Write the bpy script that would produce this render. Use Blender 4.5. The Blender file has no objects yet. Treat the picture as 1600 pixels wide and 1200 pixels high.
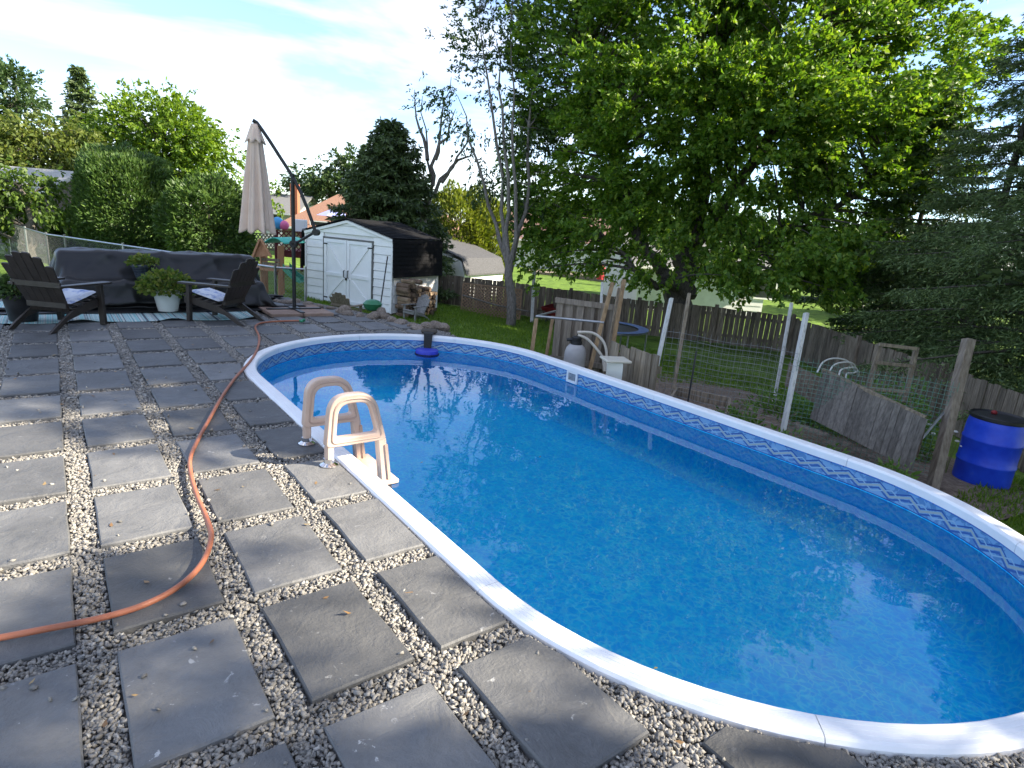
import bpy, math, random
import numpy as np
from mathutils import Vector, Matrix

# ------------------------------------------------------------------ camera, sky, sun, exposure
SC = bpy.context.scene
COL = SC.collection
rng = np.random.default_rng(11)
random.seed(5)
FPX, YAW, PITCH, ROLL = 931.25, 0.66012, 0.25431, 0.08150
CAMP = np.array([-0.0523, -1.7530, 1.6619])
def _axes():
    f = np.array([math.sin(YAW)*math.cos(PITCH), math.cos(YAW)*math.cos(PITCH), -math.sin(PITCH)])
    r = np.array([math.cos(YAW), -math.sin(YAW), 0.0]); u = np.cross(r, f)
    c, s = math.cos(ROLL), math.sin(ROLL)
    return c*r+s*u, -s*r+c*u, f
CR, CU, CF = _axes()
RV = np.array([math.cos(YAW), -math.sin(YAW), 0.0]); FV = np.array([math.sin(YAW), math.cos(YAW), 0.0])
cam_data = bpy.data.cameras.new('camera'); cam = bpy.data.objects.new('camera', cam_data); COL.objects.link(cam)
cam_data.sensor_width = 36.0; cam_data.lens = FPX/1600*36.0; cam_data.clip_start = 0.05; cam_data.clip_end = 3000
cam.matrix_world = Matrix(((CR[0], CU[0], -CF[0], CAMP[0]), (CR[1], CU[1], -CF[1], CAMP[1]), (CR[2], CU[2], -CF[2], CAMP[2]), (0, 0, 0, 1)))
SC.camera = cam

SUN_H = np.array([0.75, -0.66]); SUN_H /= np.linalg.norm(SUN_H)
SUN_EL = math.radians(33)
world = bpy.data.worlds.new('World'); SC.world = world; world.use_nodes = True
wn, wl = world.node_tree.nodes, world.node_tree.links
wn.clear()
w_out = wn.new('ShaderNodeOutputWorld'); w_bg = wn.new('ShaderNodeBackground'); w_bg.inputs['Strength'].default_value = 0.12
sky = wn.new('ShaderNodeTexSky'); sky.sky_type = 'NISHITA'; sky.sun_disc = False
sky.sun_elevation = SUN_EL; sky.sun_rotation = math.atan2(SUN_H[0], SUN_H[1]); sky.air_density = 1.0; sky.dust_density = 0.15; sky.ozone_density = 1.2
tc = wn.new('ShaderNodeTexCoord'); mp = wn.new('ShaderNodeMapping'); mp.inputs['Scale'].default_value = (1.3, 1.3, 5.5)
mp.inputs['Rotation'].default_value = (0.12, 0.05, 0.4); mp.inputs['Location'].default_value = (2.7, 1.3, 0.4)
cn = wn.new('ShaderNodeTexNoise'); cn.inputs['Scale'].default_value = 1.7; cn.inputs['Detail'].default_value = 7; cn.inputs['Roughness'].default_value = 0.55; cn.inputs['Distortion'].default_value = 0.35
cr = wn.new('ShaderNodeValToRGB'); cr.color_ramp.elements[0].position = 0.44; cr.color_ramp.elements[1].position = 0.74
cr.color_ramp.elements[0].color = (0.10, 0.10, 0.10, 1); cr.color_ramp.elements[1].color = (0.9, 0.9, 0.9, 1)
sk_dim = wn.new('ShaderNodeVectorMath'); sk_dim.operation = 'MULTIPLY'; sk_dim.inputs[1].default_value = (0.31, 0.375, 0.47)
cm = wn.new('ShaderNodeMix'); cm.data_type = 'RGBA'
cm.inputs['B'].default_value = (2.5, 2.4, 2.3, 1)
wl.new(tc.outputs['Generated'], mp.inputs['Vector']); wl.new(mp.outputs['Vector'], cn.inputs['Vector']); wl.new(cn.outputs['Fac'], cr.inputs['Fac'])
wl.new(cr.outputs['Color'], cm.inputs['Factor']); wl.new(sky.outputs['Color'], sk_dim.inputs[0]); wl.new(sk_dim.outputs[0], cm.inputs['A']); wl.new(cm.outputs['Result'], w_bg.inputs['Color']); wl.new(w_bg.outputs['Background'], w_out.inputs['Surface'])
sun_d = bpy.data.lights.new('sun', 'SUN'); sun_d.energy = 2.55; sun_d.angle = math.radians(0.55); sun_d.color = (1.0, 0.90, 0.74)
sun = bpy.data.objects.new('sun', sun_d); COL.objects.link(sun)
_sd = Vector((SUN_H[0]*math.cos(SUN_EL), SUN_H[1]*math.cos(SUN_EL), math.sin(SUN_EL)))
sun.rotation_euler = _sd.to_track_quat('Z', 'Y').to_euler(); sun.location = (10, -10, 20)
vs = SC.view_settings
vs.view_transform = 'Standard'; vs.look = 'None'; vs.gamma = 1.0; vs.use_curve_mapping = False; vs.exposure = 2.68
SC.cycles.max_bounces = 8; SC.cycles.transparent_max_bounces = 12; SC.cycles.caustics_reflective = False; SC.cycles.caustics_refractive = False

# ------------------------------------------------------------------ pixel helpers (photo pixels to places on the ground)
def ray(x, y): return CR*(x-800)/FPX + CU*(600-y)/FPX + CF
def G(x, y, z=0.0):
    d = ray(x, y); return CAMP + d*(z-CAMP[2])/d[2]
def AT(x, y, D): return CAMP + ray(x, y)*D
def S(v, a, b):
    t = np.clip((np.asarray(v, float)-a)/(b-a), 0, 1); return t*t*(3-2*t)
def ground_z(x, y):
    x = np.asarray(x, float); y = np.asarray(y, float)
    z = -0.65 - 0.25*S(x, 4.5, 7.5) - 0.5*S(x, 8.0, 12.5)
    return z + 0.03*np.sin(x*0.9+1.0)*np.sin(y*0.7)
def gz(p): return float(ground_z(p[0], p[1]))

# ------------------------------------------------------------------ materials
MATS = {}
def _nt(name):
    m = bpy.data.materials.new(name); m.use_nodes = True
    nt = m.node_tree; b = nt.nodes['Principled BSDF']; return m, nt, b
def lin(c): return (c[0], c[1], c[2], 1)
def pm(name, c1, c2=None, scale=6.0, rough=0.7, bump=0.0, bscale=40.0, stretch=(1, 1, 1), spec=0.4, c3=None, metal=0.0, rnd=0.0, detail=6, lo=0.35, hi=0.68, spec_scale=None, coat=0.0):
    """noise-mottled procedural paint; rnd = brightness spread between objects"""
    if name in MATS: return MATS[name]
    m, nt, b = _nt(name); N, L = nt.nodes, nt.links
    b.inputs['Roughness'].default_value = rough; b.inputs['Metallic'].default_value = metal
    b.inputs['Specular IOR Level'].default_value = spec; b.inputs['Coat Weight'].default_value = coat
    t = N.new('ShaderNodeTexCoord'); oi = N.new('ShaderNodeObjectInfo')
    off = N.new('ShaderNodeVectorMath'); off.operation = 'ADD'
    mul = N.new('ShaderNodeMath'); mul.operation = 'MULTIPLY'; mul.inputs[1].default_value = 53.0
    L.new(oi.outputs['Random'], mul.inputs[0])
    sc = N.new('ShaderNodeMapping'); sc.inputs['Scale'].default_value = stretch
    L.new(t.outputs['Object'], off.inputs[0]); L.new(mul.outputs[0], off.inputs[1]); L.new(off.outputs[0], sc.inputs['Vector'])
    n1 = N.new('ShaderNodeTexNoise'); n1.inputs['Scale'].default_value = scale; n1.inputs['Detail'].default_value = detail; n1.inputs['Roughness'].default_value = 0.62
    L.new(sc.outputs[0], n1.inputs['Vector'])
    r = N.new('ShaderNodeValToRGB'); r.color_ramp.elements[0].position = lo; r.color_ramp.elements[1].position = hi
    c2 = c2 or tuple(min(1, v*1.25) for v in c1)
    r.color_ramp.elements[0].color = lin(c1); r.color_ramp.elements[1].color = lin(c2)
    if c3: e = r.color_ramp.elements.new(min(0.98, hi+0.12)); e.color = lin(c3)
    L.new(n1.outputs['Fac'], r.inputs['Fac'])
    src = r.outputs['Color']
    if rnd:
        hv = N.new('ShaderNodeHueSaturation'); mr = N.new('ShaderNodeMapRange')
        mr.inputs['To Min'].default_value = 1-rnd; mr.inputs['To Max'].default_value = 1+rnd
        L.new(oi.outputs['Random'], mr.inputs['Value']); L.new(mr.outputs[0], hv.inputs['Value']); L.new(src, hv.inputs['Color']); src = hv.outputs['Color']
    L.new(src, b.inputs['Base Color'])
    if bump:
        n2 = N.new('ShaderNodeTexNoise'); n2.inputs['Scale'].default_value = bscale; n2.inputs['Detail'].default_value = 5
        L.new(sc.outputs[0], n2.inputs['Vector'])
        bp = N.new('ShaderNodeBump'); bp.inputs['Strength'].default_value = bump; bp.inputs['Distance'].default_value = 0.02
        L.new(n2.outputs['Fac'], bp.inputs['Height']); L.new(bp.outputs[0], b.inputs['Normal'])
    MATS[name] = m; return m

def leaf_mat(name, c1, c2, c3, trans=0.42, rough=0.5):
    """foliage: colour differs from leaf to leaf, light passes through"""
    if name in MATS: return MATS[name]
    m, nt, b = _nt(name); N, L = nt.nodes, nt.links
    g = N.new('ShaderNodeNewGeometry'); r = N.new('ShaderNodeValToRGB')
    r.color_ramp.elements[0].color = lin(c1); r.color_ramp.elements[1].color = lin(c3); e = r.color_ramp.elements.new(0.55); e.color = lin(c2)
    L.new(g.outputs['Random Per Island'], r.inputs['Fac']); L.new(r.outputs['Color'], b.inputs['Base Color'])
    b.inputs['Roughness'].default_value = rough; b.inputs['Specular IOR Level'].default_value = 0.35
    t = N.new('ShaderNodeBsdfTranslucent'); hv = N.new('ShaderNodeHueSaturation'); hv.inputs['Value'].default_value = 1.5; hv.inputs['Hue'].default_value = 0.495; hv.inputs['Saturation'].default_value = 1.1
    L.new(r.outputs['Color'], hv.inputs['Color']); L.new(hv.outputs['Color'], t.inputs['Color'])
    mx = N.new('ShaderNodeMixShader'); mx.inputs[0].default_value = trans
    L.new(b.outputs[0], mx.inputs[1]); L.new(t.outputs[0], mx.inputs[2]); L.new(mx.outputs[0], N['Material Output'].inputs['Surface'])
    MATS[name] = m; return m

def island_mat(name, cols, rough=0.85, bump=0.3, bscale=120):
    if name in MATS: return MATS[name]
    m, nt, b = _nt(name); N, L = nt.nodes, nt.links
    g = N.new('ShaderNodeNewGeometry'); r = N.new('ShaderNodeValToRGB')
    r.color_ramp.elements[0].color = lin(cols[0]); r.color_ramp.elements[1].color = lin(cols[-1])
    for i, c in enumerate(cols[1:-1]): e = r.color_ramp.elements.new((i+1)/(len(cols)-1)); e.color = lin(c)
    L.new(g.outputs['Random Per Island'], r.inputs['Fac']); L.new(r.outputs['Color'], b.inputs['Base Color'])
    b.inputs['Roughness'].default_value = rough
    n2 = N.new('ShaderNodeTexNoise'); n2.inputs['Scale'].default_value = bscale; t = N.new('ShaderNodeTexCoord'); L.new(t.outputs['Object'], n2.inputs['Vector'])
    bp = N.new('ShaderNodeBump'); bp.inputs['Strength'].default_value = bump; bp.inputs['Distance'].default_value = 0.005
    L.new(n2.outputs['Fac'], bp.inputs['Height']); L.new(bp.outputs[0], b.inputs['Normal'])
    MATS[name] = m; return m

# ------------------------------------------------------------------ mesh helpers
def link(name, mesh, mat=None, parent=None, loc=None):
    if mat is not None and not mesh.materials: mesh.materials.append(mat)
    o = bpy.data.objects.new(name, mesh); COL.objects.link(o)
    if parent is not None: o.parent = parent
    if loc is not None: o.location = loc
    return o
def tag(o, label=None, cat=None, group=None, kind=None):
    if label: o['label'] = label
    if cat: o['category'] = cat
    if group: o['group'] = group
    if kind: o['kind'] = kind
    return o
def empty(name, loc, label=None, cat=None, group=None, rz=0.0, scale=1.0):
    o = bpy.data.objects.new(name, None); COL.objects.link(o); o.empty_display_size = 0.1
    o.location = [float(v) for v in loc]; o.rotation_euler = (0, 0, rz); o.scale = (scale,)*3
    return tag(o, label, cat, group)
def copy_tree(o, parent=None):
    c = o.copy(); COL.objects.link(c); c.parent = parent
    for ch in list(o.children): copy_tree(ch, c)
    return c
class MB:
    def __init__(s): s.v = []; s.f = []; s.n = 0
    def add(s, vs, fs):
        s.v += [tuple(float(c) for c in p) for p in vs]; s.f += [tuple(i+s.n for i in f) for f in fs]; s.n += len(vs); return s
    def box(s, c, size, M=None):
        x, y, z = [d/2 for d in size]
        vs = [Vector((i*x, j*y, k*z)) for k in (-1, 1) for j in (-1, 1) for i in (-1, 1)]
        if M is not None: vs = [M @ v for v in vs]
        c = Vector([float(t) for t in c])
        return s.add([v+c for v in vs], [(0, 2, 3, 1), (4, 5, 7, 6), (0, 1, 5, 4), (2, 6, 7, 3), (0, 4, 6, 2), (1, 3, 7, 5)])
    def bar(s, p, q, w, h, up=(0, 0, 1)):
        p, q = Vector([float(t) for t in p]), Vector([float(t) for t in q]); d = (q-p).normalized(); u = Vector(up)
        r = d.cross(u)
        if r.length < 1e-4: r = d.cross(Vector((1, 0, 0)))
        r.normalize(); u = r.cross(d)
        r *= w/2; u *= h/2
        vs = [p-r-u, p+r-u, p+r+u, p-r+u, q-r-u, q+r-u, q+r+u, q-r+u]
        return s.add(vs, [(3, 2, 1, 0), (4, 5, 6, 7), (0, 1, 5, 4), (1, 2, 6, 5), (2, 3, 7, 6), (3, 0, 4, 7)])
    def tube(s, pts, rad, n=8, cap=True):
        pts = [Vector([float(t) for t in p]) for p in pts]; k = len(pts)
        if not hasattr(rad, '__len__'): rad = [rad]*k
        t0 = (pts[1]-pts[0]).normalized(); a = Vector((0, 0, 1)) if abs(t0.z) < .9 else Vector((1, 0, 0)); r = t0.cross(a).normalized()
        vs = []
        for i, p in enumerate(pts):
            t = (pts[min(i+1, k-1)]-pts[max(i-1, 0)]).normalized(); r = (r-t*r.dot(t)).normalized(); u = t.cross(r)
            for j in range(n):
                an = 2*math.pi*j/n; vs.append(p+(r*math.cos(an)+u*math.sin(an))*rad[i])
        fs = [(i*n+j, i*n+(j+1) % n, (i+1)*n+(j+1) % n, (i+1)*n+j) for i in range(k-1) for j in range(n)]
        if cap: fs += [tuple(range(n))[::-1], tuple((k-1)*n+j for j in range(n))]
        return s.add(vs, fs)
    def lathe(s, prof, n=24, c=(0, 0, 0), wob=0):
        vs = []
        for r, z in prof:
            for j in range(n):
                a = 2*math.pi*j/n; rr = r*(1+wob*math.sin(3*a+z*5)); vs.append((c[0]+rr*math.cos(a), c[1]+rr*math.sin(a), c[2]+z))
        k = len(prof)
        fs = [(i*n+j, i*n+(j+1) % n, (i+1)*n+(j+1) % n, (i+1)*n+j) for i in range(k-1) for j in range(n)]
        fs += [tuple(range(n))[::-1], tuple((k-1)*n+j for j in range(n))]
        return s.add(vs, fs)
    def prism(s, poly, z0, z1):
        n = len(poly); vs = [(p[0], p[1], z0) for p in poly]+[(p[0], p[1], z1) for p in poly]
        return s.add(vs, [tuple(range(n))[::-1], tuple(range(n, 2*n))]+[(i, (i+1) % n, n+(i+1) % n, n+i) for i in range(n)])
    def extr(s, poly3, d):
        """solid from a flat outline (3-D points) and a thickness vector"""
        n = len(poly3); d = Vector([float(t) for t in d]); P = [Vector([float(t) for t in p]) for p in poly3]
        return s.add(P+[p+d for p in P], [tuple(range(n))[::-1], tuple(range(n, 2*n))]+[(i, (i+1) % n, n+(i+1) % n, n+i) for i in range(n)])
    def build(s, name, mat, parent=None, smooth=False, world=False, bevel=0.0, fix=True):
        me = bpy.data.meshes.new(name); vs = s.v
        if world and parent is not None:
            l = parent.location; vs = [(a-l[0], b-l[1], c-l[2]) for a, b, c in vs]
        me.from_pydata(vs, [], s.f)
        if fix:
            import bmesh
            bm = bmesh.new(); bm.from_mesh(me); bmesh.ops.recalc_face_normals(bm, faces=bm.faces)
            if bevel: bmesh.ops.bevel(bm, geom=list(bm.edges), offset=bevel, segments=1, affect='EDGES', clamp_overlap=True)
            bm.to_mesh(me); bm.free()
        if smooth:
            me.polygons.foreach_set('use_smooth', [True]*len(me.polygons))
            try: me.set_sharp_from_angle(angle=math.radians(40))
            except Exception: pass
        me.update(); return link(name, me, mat, parent)
def np_mesh(name, V, F, mat, parent=None, smooth=False):
    """big meshes from arrays: V (n,3), F (m,k)"""
    me = bpy.data.meshes.new(name); V = np.ascontiguousarray(V, np.float32); F = np.ascontiguousarray(F, np.int32); m, k = F.shape
    me.vertices.add(len(V)); me.vertices.foreach_set('co', V.ravel())
    me.loops.add(m*k); me.loops.foreach_set('vertex_index', F.ravel())
    me.polygons.add(m); me.polygons.foreach_set('loop_start', np.arange(0, m*k, k, dtype=np.int32)); me.polygons.foreach_set('loop_total', np.full(m, k, np.int32))
    if smooth: me.polygons.foreach_set('use_smooth', np.ones(m, bool))
    me.update(calc_edges=True); me.validate()
    return link(name, me, mat, parent)
def unit(a): return a/np.maximum(np.linalg.norm(a, axis=-1, keepdims=True), 1e-9)
def leaves(P, D, Ln, asp, fold=0.12, roll=None):
    """pointed leaves: base points, directions, lengths -> V, F"""
    n = len(P); D = unit(D); Rr = rng.normal(size=(n, 3)) if roll is None else roll
    Sd = unit(np.cross(D, Rr)); Nn = np.cross(D, Sd); Ln = np.broadcast_to(np.asarray(Ln, float).reshape(-1, 1), (n, 1))
    W = Ln*asp/2
    a = P; b = P+D*Ln*.42+Sd*W+Nn*Ln*fold; c = P+D*Ln; d = P+D*Ln*.42-Sd*W+Nn*Ln*fold
    V = np.stack([a, b, c, d], 1).reshape(-1, 3); F = np.arange(4*n).reshape(n, 4)
    return V, F

# ------------------------------------------------------------------ trees
BARK = pm('bark', (0.05, 0.042, 0.034), (0.13, 0.115, 0.095), 9, .9, .6, 30, (3, 3, .7))
BARK_GREY = pm('bark_grey', (0.10, 0.09, 0.075), (0.24, 0.215, 0.19), 8, .9, .5, 30, (3, 3, .6))
def bez(a, b, c, n):
    t = np.linspace(0, 1, n)[:, None]; return (1-t)**2*a+2*t*(1-t)*b+t*t*c
def broadleaf(name, label, cat, base, trunk_pts, trunk_rad, blobs, mat, leaf=0.15, asp=.42, clump=0.75, dens=1.0, sprays=13, per=8, bark=None, group=None, droop=.35, shell=.35, twigs=True, extra_trunks=(), hook=None, tight=1.0):
    base = np.array(base, float); root = empty(name, base, label, cat, group); bark = bark or BARK
    mb = MB(); tp = [np.array(p, float) for p in trunk_pts]
    def wob(pts, rads):
        out = [pts[0]]; ro = [rads[0]]
        for i in range(1, len(pts)):
            for k in (.33, .66):
                q = pts[i-1]*(1-k)+pts[i]*k+rng.normal(0, .05+rads[i]*.25, 3); out.append(q); ro.append(rads[i-1]*(1-k)+rads[i]*k)
            out.append(pts[i]); ro.append(rads[i])
        return out, ro
    allp = []
    for pts, rads in [(tp, trunk_rad)]+[([np.array(p, float) for p in a], b) for a, b in extra_trunks]:
        pp, rr = wob(pts, rads); mb.tube(pp, rr, 9); allp += list(zip(pp, rr))
    nodes = np.array([p for p, _ in allp]); nrad = np.array([r for _, r in allp])
    C = []; 
    for (c, r) in blobs:
        c = np.array(c, float); r = np.array(r, float); n = max(3, int(dens*r[0]*r[1]*r[2]*1.9/clump**2.2))
        d = unit(rng.normal(size=(n, 3))); q = shell+(1-shell)*rng.random((n, 1))**.6
        C.append(c+d*q*r)
    C = np.concatenate(C); crown_c = np.mean([b[0] for b in blobs], axis=0)
    if twigs:
        for c in C[::2]:
            lowb = nodes[:, 2] < c[2]+.3
            idx = np.where(lowb)[0] if lowb.any() else np.arange(len(nodes))
            j = idx[np.argmin(np.linalg.norm(nodes[idx]-c, axis=1)+.35*np.maximum(0, 1.0-(c[2]-nodes[idx][:, 2])))]
            a = nodes[j]; mid = (a+c)/2+np.array([0, 0, .12*np.linalg.norm(c-a)])+rng.normal(0, .12, 3)
            L_ = np.linalg.norm(c-a); r0 = min(nrad[j]*.7, .012+.014*L_)
            mb.tube(bez(a, mid, c, 6), list(np.linspace(r0, .006, 6)), 5, False)
    tr = mb.build('trunk', bark, root, True, True, fix=False)
    n = len(C); sz = clump*(.65+.7*rng.random((n, 1, 1)))
    P0 = C[:, None, :]+rng.normal(size=(n, sprays, 3))*np.array([.62, .62, .42])*sz*tight
    outw = unit(P0-crown_c+rng.normal(0, .8, P0.shape)*clump); outw[..., 2] -= droop; outw = unit(outw)
    t = rng.random((n, sprays, per, 1))
    P = P0[:, :, None, :]+outw[:, :, None, :]*t*clump*.62*tight; P[..., 2] -= (t[..., 0]**2)*clump*droop*.6
    D = outw[:, :, None, :]+rng.normal(0, .75, P.shape); D[..., 2] -= droop
    P, D = P.reshape(-1, 3), D.reshape(-1, 3)
    if hook is not None: k = hook(P); P, D = P[k], D[k]
    V, F = leaves(P-base, D, leaf*(.6+.75*rng.random(len(P))), asp)
    np_mesh('crown', V, F, mat, root)
    return root
def conifer(name, label, base, H, R, mat, group=None, z0=.3, levels=26, per=6, blade=.10, bw=.017, twig_step=.11, droop=.25, power=.85, bark=None, blades=7, side=.42, cat='tree', irregular=.25, lean=(0, 0), top_cut=1.0):
    base = np.array(base, float); root = empty(name, base, label, cat, group)
    mb = MB(); mb.tube([(0, 0, -.1), (lean[0]*.4, lean[1]*.4, H*.4), (lean[0], lean[1], H)], [.035*H*.55, .02*H*.55, .012], 8)
    Vs = []; Fs = []; nv = 0
    Ps = []; Ds = []; Ls = []
    for li in range(levels):
        f = (li+.5*rng.random())/levels; z = z0+(H-z0)*f
        for k in range(per):
            L_ = R*(1-f)**power*(1-irregular+2*irregular*rng.random())+.08
            a = 2*math.pi*(k/per)+li*1.3+rng.normal(0, .25); d = np.array([math.cos(a), math.sin(a), 0]); sd = np.array([-d[1], d[0], 0])
            zz = z+rng.normal(0, .12); nseg = 7; t = np.linspace(0, 1, nseg)
            br = np.outer(t*L_, d)+np.array([lean[0]*f, lean[1]*f, zz]); br[:, 2] += L_*(.18*(1-f)*t-droop*t**2*(1.25-f)+.10*t**4)
            br += np.outer(np.sin(t*2.5)*L_*rng.normal(0, .06), sd)
            if L_ > .35: mb.tube(br, list(np.linspace(.008+.011*L_, .004, nseg)), 4, False)
            m = max(3, int(L_/twig_step)); tt = np.linspace(.12, 1, m)
            pts = np.stack([np.interp(tt, t, br[:, i]) for i in range(3)], 1)
            for sgn in (-1, 1):
                tl = (L_*side*(1.08-tt)+.10)*(.7+.6*rng.random(m))
                td = d*.75+sd*sgn*(.8+.3*rng.random((m, 1)))+np.array([0, 0, -1])*(.12+.45*droop+.3*rng.random((m, 1)))
                td = unit(td)
                nb = blades; s = (np.arange(nb)+rng.random((m, nb)))/nb
                q = pts[:, None, :]+td[:, None, :]*(s*tl[:, None])[..., None]; q[..., 2] -= (s**2)*tl[:, None]*.25
                dd = td[:, None, :]+rng.normal(0, .55, q.shape)+np.array([0, 0, -.1])
                Ps.append(q.reshape(-1, 3)); Ds.append(dd.reshape(-1, 3)); Ls.append((blade*(.7+.6*rng.random(q.shape[:2]))).ravel())
    P = np.concatenate(Ps); D = np.concatenate(Ds); Ln = np.concatenate(Ls)
    if top_cut < 1: k = P[:, 2] < H*top_cut; P, D, Ln = P[k], D[k], Ln[k]
    mb.build('trunk', bark or BARK, root, True, fix=False)
    V, F = leaves(P, D, Ln, bw/blade*2, .05)
    np_mesh('crown', V, F, mat, root); return root
def hedge(name, label, base, size, mat, leaf=.13, asp=.36, n=20000, boxy=4.0, lump=.16, cat='tree', group=None, up=.55, rz=0.0, thick=.35, trunk=True):
    """dense evergreen: sprays over a lumpy rounded block, with a stem"""
    base = np.array(base, float); root = empty(name, base, label, cat, group, rz)
    d = unit(rng.normal(size=(n, 3))); d = d[d[:, 2] > -.86]; n = len(d)
    k = 1/np.power(np.sum(np.abs(d)**boxy, 1), 1/boxy)
    ph = rng.random((14, 3))*6.28; fr = rng.normal(size=(14, 3))*3.2
    lum = sum(np.sin(d @ fr[i]*1.6+ph[i, 0]) for i in range(14))/14
    rr = (k*(1+lump*2.2*lum)*(1-thick*rng.random(n)**2.2))[:, None]
    hs = np.array(size)/2; P = d*rr*hs; P[:, 2] += hs[2]; kp_ = P[:, 2] > .02; P = P[kp_]; dd = d[kp_]
    D = dd*.7+np.array([0, 0, up])+rng.normal(0, .45, P.shape)
    V, F = leaves(P, D, leaf*(.6+.8*rng.random(len(P))), asp, .08)
    np_mesh('crown', V, F, mat, root)
    if trunk:
        mb = MB(); mb.tube([(0, 0, -.1), (0.02, 0, size[2]*.4), (0, 0, size[2]*.75)], [.10, .07, .02], 8)
        for i in range(26):
            a = rng.random()*6.28; z = size[2]*(.1+.6*rng.random()); l = .42
            mb.tube([(0, 0, z), (math.cos(a)*hs[0]*l, math.sin(a)*hs[1]*l, z+.2*size[2]*l), (math.cos(a)*hs[0]*l*1.8, math.sin(a)*hs[1]*l*1.8, z+.3*size[2]*l)], [.03, .02, .006], 5, False)
        mb.build('trunk', BARK, root, True, fix=False)
    return root

# ------------------------------------------------------------------ setting: ground
GX0, GX1, GY0, GY1 = -40., 90., -30., 110.
def ground():
    def axis(a, b, fine0, fine1, s1, s2):
        l = list(np.arange(fine0, fine1, s1)); x = fine0
        lo = []; st = s1
        while x > a: st = min(st*1.35, s2); x -= st; lo.append(x)
        hi = []; x = l[-1]; st = s1
        while x < b: st = min(st*1.35, s2); x += st; hi.append(x)
        return np.array(lo[::-1]+l+hi)
    xs = axis(-400, 500, -6, 20, .4, 60); ys = axis(-300, 600, -8, 26, .4, 60)
    X, Y = np.meshgrid(xs, ys, indexing='ij'); Z = ground_z(X, Y)
    Z = np.where(np.hypot(X-3.335, Y-np.clip(Y, .25, 4.45)) < 1.9, -1.45, Z)      # the pool is dug in
    V = np.stack([X, Y, Z], -1).reshape(-1, 3); nx, ny = len(xs), len(ys)
    i, j = np.meshgrid(np.arange(nx-1), np.arange(ny-1), indexing='ij'); a = (i*ny+j).ravel()
    F = np.stack([a, a+ny, a+ny+1, a+1], 1)
    m = pm('lawn', (0.064, 0.112, 0.019), (0.154, 0.245, 0.036), 2.2, .95, .8, 60, c3=(0.217, 0.273, 0.072), spec=.15)
    o = np_mesh('lawn', V, F, m, None, True); tag(o, kind='structure')
ground()

# ------------------------------------------------------------------ pool
PX, PR, PY0, PY1 = 3.335, 1.935, 0.25, 4.45       # stadium: centre x, outer coping radius, straight from PY0 to PY1
def stadium(r, seg=40, straight=14):
    pts = []
    for i in range(seg+1): a = math.pi*i/seg; pts.append((PX+r*math.cos(a), PY1+r*math.sin(a)))
    for i in range(1, straight): pts.append((PX-r, PY1+(PY0-PY1)*i/straight))
    for i in range(seg+1): a = math.pi+math.pi*i/seg; pts.append((PX+r*math.cos(a), PY0+r*math.sin(a)))
    for i in range(1, straight): pts.append((PX+r, PY0+(PY1-PY0)*i/straight))
    return np.array(pts)
def stad_dist(x, y):
    yy = np.clip(y, PY0, PY1); return np.hypot(x-PX, y-yy)
WATER_Z = -0.215; FLOOR_Z = -.74; IN_R = PR-.108
pool = empty('swimming_pool', (PX, (PY0+PY1)/2, -0.9), 'oval blue swimming pool with white coping set into the paved patio', 'swimming pool')
PL = np.array(pool.location)
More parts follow.
